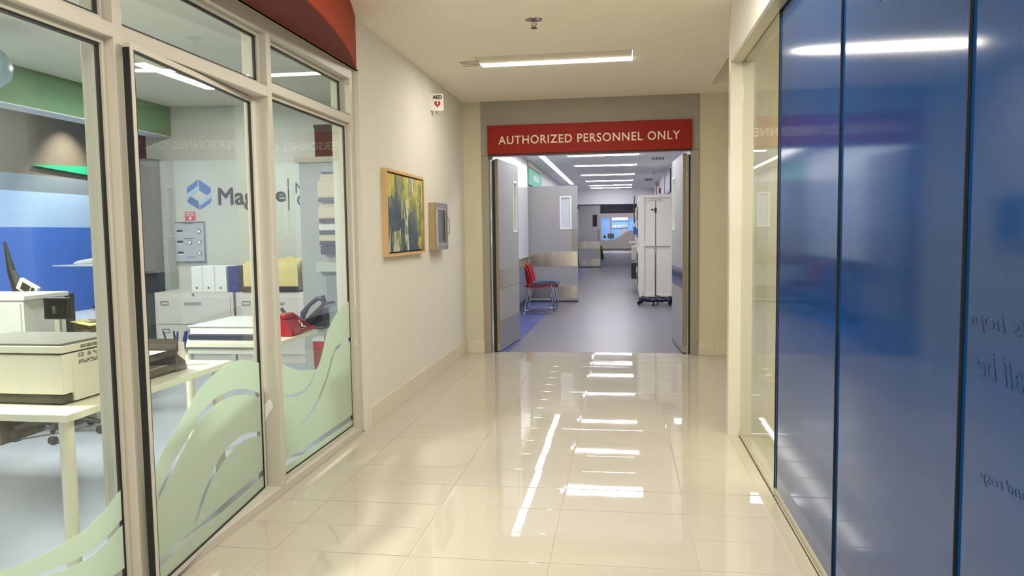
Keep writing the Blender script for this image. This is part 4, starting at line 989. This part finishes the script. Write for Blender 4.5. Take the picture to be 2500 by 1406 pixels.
for k, (dx, dy, tx, mm, lb, r) in enumerate([(-.02, -.01, -.05, BLACK, 'black pen leaning out of the white pen cup', .004), (-.005, .01, -.02, DARK, 'charcoal pen in the white pen cup', .005), (.0, -.012, .01, NAVY, 'blue pen in the white pen cup', .005), (.018, .004, .03, NAVY, 'wide blue marker in the white pen cup', .010)]):
    o = thing('pen', lb, 'pen', (-2.235+dx, 3.5+dy, .745), 0, 'pens in the cup')
    x, y = -2.235+dx, 3.5+dy
    MB().tube([(x, y, .747), (x+tx*.7, y+.01, .86)], r, 8).build('barrel', mm, o); MB().tube([(x+tx*.7, y+.01, .8605), (x+tx, y+.012, .905)], [r*1.15, r*.9], 8).build('cap', mm, o)
bk = thing('large_binder', 'big white binder lying flat on a navy folder on the phone desk', 'binder', (-2.5, 4.6, .732))
MB().box(-2.70, -2.26, 4.38, 4.92, .767, .815, .006).build('pages', PAPER, bk)
MB().box(-2.71, -2.25, 4.37, 4.93, .8155, .822, .003).build('cover', mat('grey white vinyl', (214, 220, 220), .4), bk)
MB().box(-2.71, -2.25, 4.37, 4.93, .733, .766, .006).build('lower_folder', NAVYC, bk)
pn = thing('pen', 'dark pen lying on top of the big white binder', 'pen', (-2.4, 4.75, .823)); MB().tube([(-2.45, 4.72, .828), (-2.36, 4.78, .828)], .005, 8).build('barrel', DARK, pn); MB().tube([(-2.36, 4.78, .828), (-2.33, 4.80, .828)], [.006, .004], 8).build('cap', BLACK, pn)
hp = thing('stapler', 'brown stapler standing behind the big white binder', 'stapler', (-2.33, 4.98, .732))
MB().box(-2.36, -2.31, 4.96, 5.0, .733, .75, .004).build('base', SMOKE, hp); MB().tube([(-2.335, 4.98, .75), (-2.34, 4.98, .83), (-2.37, 4.98, .87)], [.02, .016, .012], 8).build('arm', SMOKE, hp)

# black desk phone
ph = thing('desk_phone', 'black desk telephone tilted on its stand', 'telephone', (-2.13, 5.02, .732))
MB().box(-2.24, -2.05, 4.92, 5.12, .733, .748, .006).build('foot', DARK, ph)
MB().prism([(-2.22, .749), (-2.085, .749), (-2.09, .86)], 'y', 4.96, 5.09).build('stand', DARK, ph)
bd = MB().prism([(-2.255, .775), (-2.24, .757), (-2.045, .895), (-2.06, .913)], 'y', 4.92, 5.13).build('body', DARK, ph)
MB().prism([(-2.24, .7565), (-2.238, .753), (-2.043, .891), (-2.045, .8945)], 'y', 4.917, 5.13).build('trim', CHROME, ph)
ky = MB()
for i in range(6):
    for j in range(4):
        x = -2.20+i*.022; z = .814+i*.0156
        ky.box(x-.006, x+.006, 4.985+j*.028, 5.005+j*.028, z-.006, z+.006, .002)
tag(ky.build('keys', DGREY, ph), kind='stuff')
MB().tube([(-2.262, 4.95, .80), (-2.255, 4.95, .835), (-2.20, 4.95, .895), (-2.12, 4.95, .945), (-2.07, 4.95, .945), (-2.06, 4.95, .915)], [.022, .026, .016, .017, .026, .022], 10).build('handset', NAVYC, ph, smooth=True)
MB().tube([(-2.265, 4.95, .79), (-2.285, 4.95, .77), (-2.27, 4.94, .745), (-2.235, 4.94, .737)], .004, 6).build('cord', BLACK, ph, smooth=True)
ph.location.x = -2.095; ph.scale.x = .8
# red phone
rp = thing('red_phone', 'crimson emergency telephone with its handset off beside the black phone', 'telephone', (-2.17, 4.62, .732))
MB().prism([(-2.240, .734), (-2.105, .734), (-2.105, .77), (-2.14, .835), (-2.20, .85), (-2.240, .80)], 'y', 4.55, 4.72).build('body', REDP, rp)
MB().box(-2.215, -2.14, 4.57, 4.70, .84, .875, .012).build('cradle', REDP, rp)
for k in range(12): 
    i, j = k % 3, k//3
    MB().box(-2.1045, -2.099, 4.60+i*.03, 4.62+i*.03, .738+j*.009, .744+j*.009).build('key', mat('pink key', (214, 120, 130), .4), rp)
MB().tube([(-2.145, 4.70, .85), (-2.125, 4.76, .815), (-2.115, 4.81, .78), (-2.11, 4.85, .755)], [.013, .011, .011, .015], 8).build('handset', REDP, rp, smooth=True)
MB().tube([(-2.105, 4.68, .747), (-2.095, 4.80, .75), (-2.095, 4.88, .752)], [.010, .012, .015], 8).build('earpiece', REDP, rp, smooth=True)
MB().tube([(-2.10+.004*math.sin(k*1.7), 4.56+.008*k, .738+.004*math.cos(k*1.7)) for k in range(18)], .003, 5).build('cord', REDP, rp)
sh = thing('sharps_bin', 'red sharps bin with a clear lid below the phone desk', 'bin', (-2.34, 5.62, 0))
MB().prism([(-2.385, .30), (-2.295, .30), (-2.285, .55), (-2.395, .55)], 'y', 5.56, 5.68).build('bin', mat('sharps red', (196, 40, 44), .35), sh)
MB().box(-2.40, -2.28, 5.55, 5.69, .551, .575, .004).build('lid', mat('clear grey lid', (200, 196, 192), .2), sh)
MB().box(-2.37, -2.31, 5.58, 5.66, 0, .299).build('pedestal', OFFWALL, sh)

# office chair partly hidden under the printer desk
oc = thing('office_chair', 'black office chair on five casters behind the printer desk', 'office chair', (-3.93, 4.72, 0))
MB().lathe([(.03, .06), (.028, .42)], (-3.93, 4.72, 0), 12).build('gas_lift', DARK, oc)
for k in range(5):
    a = math.radians(-60+72*k); ca, sa = math.cos(a), math.sin(a); P = lambda r, z: (-3.93+ca*r, 4.72+sa*r, z)
    l = MB().tube([P(.03, .11), P(.18, .105), P(.27, .085)], [.026, .020, .017], 8).build('base_leg', DARK, oc, smooth=True)
    MB().lathe([(.026, -.02), (.028, 0), (.026, .02)], P(.275, .029), 14, 'x').build('caster', DARK, l, smooth=True)
MB().box(-4.17, -3.69, 4.48, 4.96, .43, .50, .03).build('seat', DARK, oc)
MB().box(-3.95, -3.55, 4.98, 5.04, .51, .64, .03).build('backrest', DARK, oc); MB().box(-3.78, -3.72, 4.96, 5.02, .44, .60).build('back_post', DARK, oc)
wc = thing('low_cabinet', 'pale low cabinet at the left edge behind the printer', 'cabinet', (-4.5, 4.9, 0))
MB().box(-5.0, -4.39, 4.98, 5.4, 0, .925, .004).build('body', mat('pale grey laminate', (206, 206, 200), .5), wc)
MB().box(-5.02, -4.37, 4.965, 5.42, .926, .962, .006).build('top', mat('pale grey laminate', (206, 206, 200), .5), wc)
MB().box(-4.98, -4.41, 4.968, 4.979, .06, .90, .002).build('door', mat('pale grey laminate', (206, 206, 200), .5), wc)
mn = thing('display_back', 'black display seen from behind on a grey stand', 'monitor', (-4.14, 5.02, 0))
MB().box(-4.245, -4.04, 5.0, 5.035, .785, .945, .008).build('panel', mat('gloss black', (16, 16, 18), .2), mn)
MB().box(-4.165, -4.14, 4.99, 5.0, .83, .885).build('mount_plate', STEEL, mn); MB().box(-4.165, -4.125, 5.005, 5.03, .05, .785).build('stand', RAILM, mn)
MB().box(-4.25, -4.05, 4.95, 5.09, 0, .05, .005).build('base', DARK, mn)
eq = thing('equipment_cart', 'black equipment cart tangled with cables behind the pale cabinet', 'cart', (-4.8, 5.5, 0))
MB().box(-4.98, -4.62, 5.45, 5.8, .10, .92, .01).build('body', DARK, eq)
for k in range(7):
    a = k*.9; MB().tube([(-4.86+.04*k, 5.44, .90), (-4.80+.03*k, 5.42, .80+.03*math.sin(a)), (-4.72+.01*k, 5.42, .72+.02*k), (-4.64, 5.43, .66+.03*k)], .006, 6).build('cable', mat('cable grey', (96, 100, 110), .4) if k % 2 else BLACK, eq)
MB().tube([(-4.86, 5.5, .93), (-4.94, 5.5, 1.12), (-4.985, 5.5, 1.36)], [.055, .03, .010], 10).build('boom', BLACK, eq)
for x in (-4.92, -4.68):
    MB().lathe([(.05, -.015), (.05, .015)], (x, 5.5, .05), 14, 'x').build('wheel', BLACK, eq)
dv = thing('handheld_device', 'white handheld device resting on the equipment cart', 'device', (-4.76, 5.46, .985))
m = MB().box(-.09, .09, -.02, .02, -.05, .05, .01); o = m.build('case', WHITE, dv, local=True); MB().box(-.05, .03, -.022, -.0201, -.03, .03).build('screen', DARK, dv, local=True); MB().box(.04, .07, -.023, -.0201, -.03, .03).build('keypad', DARK, dv, local=True); dv.rotation_euler = (0, math.radians(28), 0)
bx = thing('cardboard_box', 'small brown box with a yellow note beside the black display', 'box', (-4.0, 5.1, .0))
MB().box(-4.13, -3.98, 5.15, 5.35, .60, .75, .004).build('carton', mat('brown card', (128, 108, 84), .8), bx); MB().prism([(-4.10, .755), (-3.93, .725), (-3.93, .729), (-4.10, .759)], 'y', 5.08, 5.24).build('note', mat('yellow note', (216, 214, 120), .7), bx)
MB().box(-4.12, -3.99, 5.17, 5.33, 0, .599).build('stand', OFFWALL, bx)
cbz = thing('cable', 'black cable trailing across the pale lobby floor', 'cable', (-8.5, 10.8, .01))
MB().tube([(-10.12, 13.5, .16), (-10.05, 13.1, .05), (-9.8, 12.9, .025), (-9.2, 12.9, .021), (-8.6, 13.0, .021)], .02, 6).build('sheath', BLACK, cbz, smooth=True)
bx = thing('floor_box', 'brown box on the floor under the printer desk', 'box', (-4.2, 4.3, 0))
MB().box(-4.55, -4.13, 4.42, 4.75, 0, .16, .004).build('carton', SMOKE, bx); MB().box(-4.56, -4.12, 4.41, 4.76, .161, .19, .003).build('lid', DARK, bx)
ob = thing('overbed_table', 'white overbed table in front of the blue lobby wall', 'table', (-7.6, 9.75, 0))
MB().prism([(-7.93, 9.55), (-7.2, 9.45), (-6.7, 9.6), (-6.7, 10.0), (-7.3, 10.05)], 'z', .985, 1.003).build('table_top', WHITE, ob)
MB().box(-6.98, -6.92, 9.7, 9.76, .06, .984).build('post', RAILM, ob); MB().box(-7.5, -6.7, 9.68, 9.78, .03, .06, .004).build('base', DARK, ob)
for x in (-7.45, -6.75): MB().lathe([(.03, -.015), (.03, .015)], (x, 9.73, .03), 12, 'y').build('caster', BLACK, ob)
cl = MB()
cl.tube([(-7.72, 9.72, 1.022), (-7.62, 9.70, 1.035), (-7.52, 9.72, 1.045), (-7.42, 9.74, 1.055), (-7.36, 9.76, 1.03)], [.012, .028, .034, .042, .02], 7)
tag(cl.build('cloth', PAPER, smooth=True), 'crumpled white cloth on the overbed table', 'cloth')
# crumpled details of the far wall column
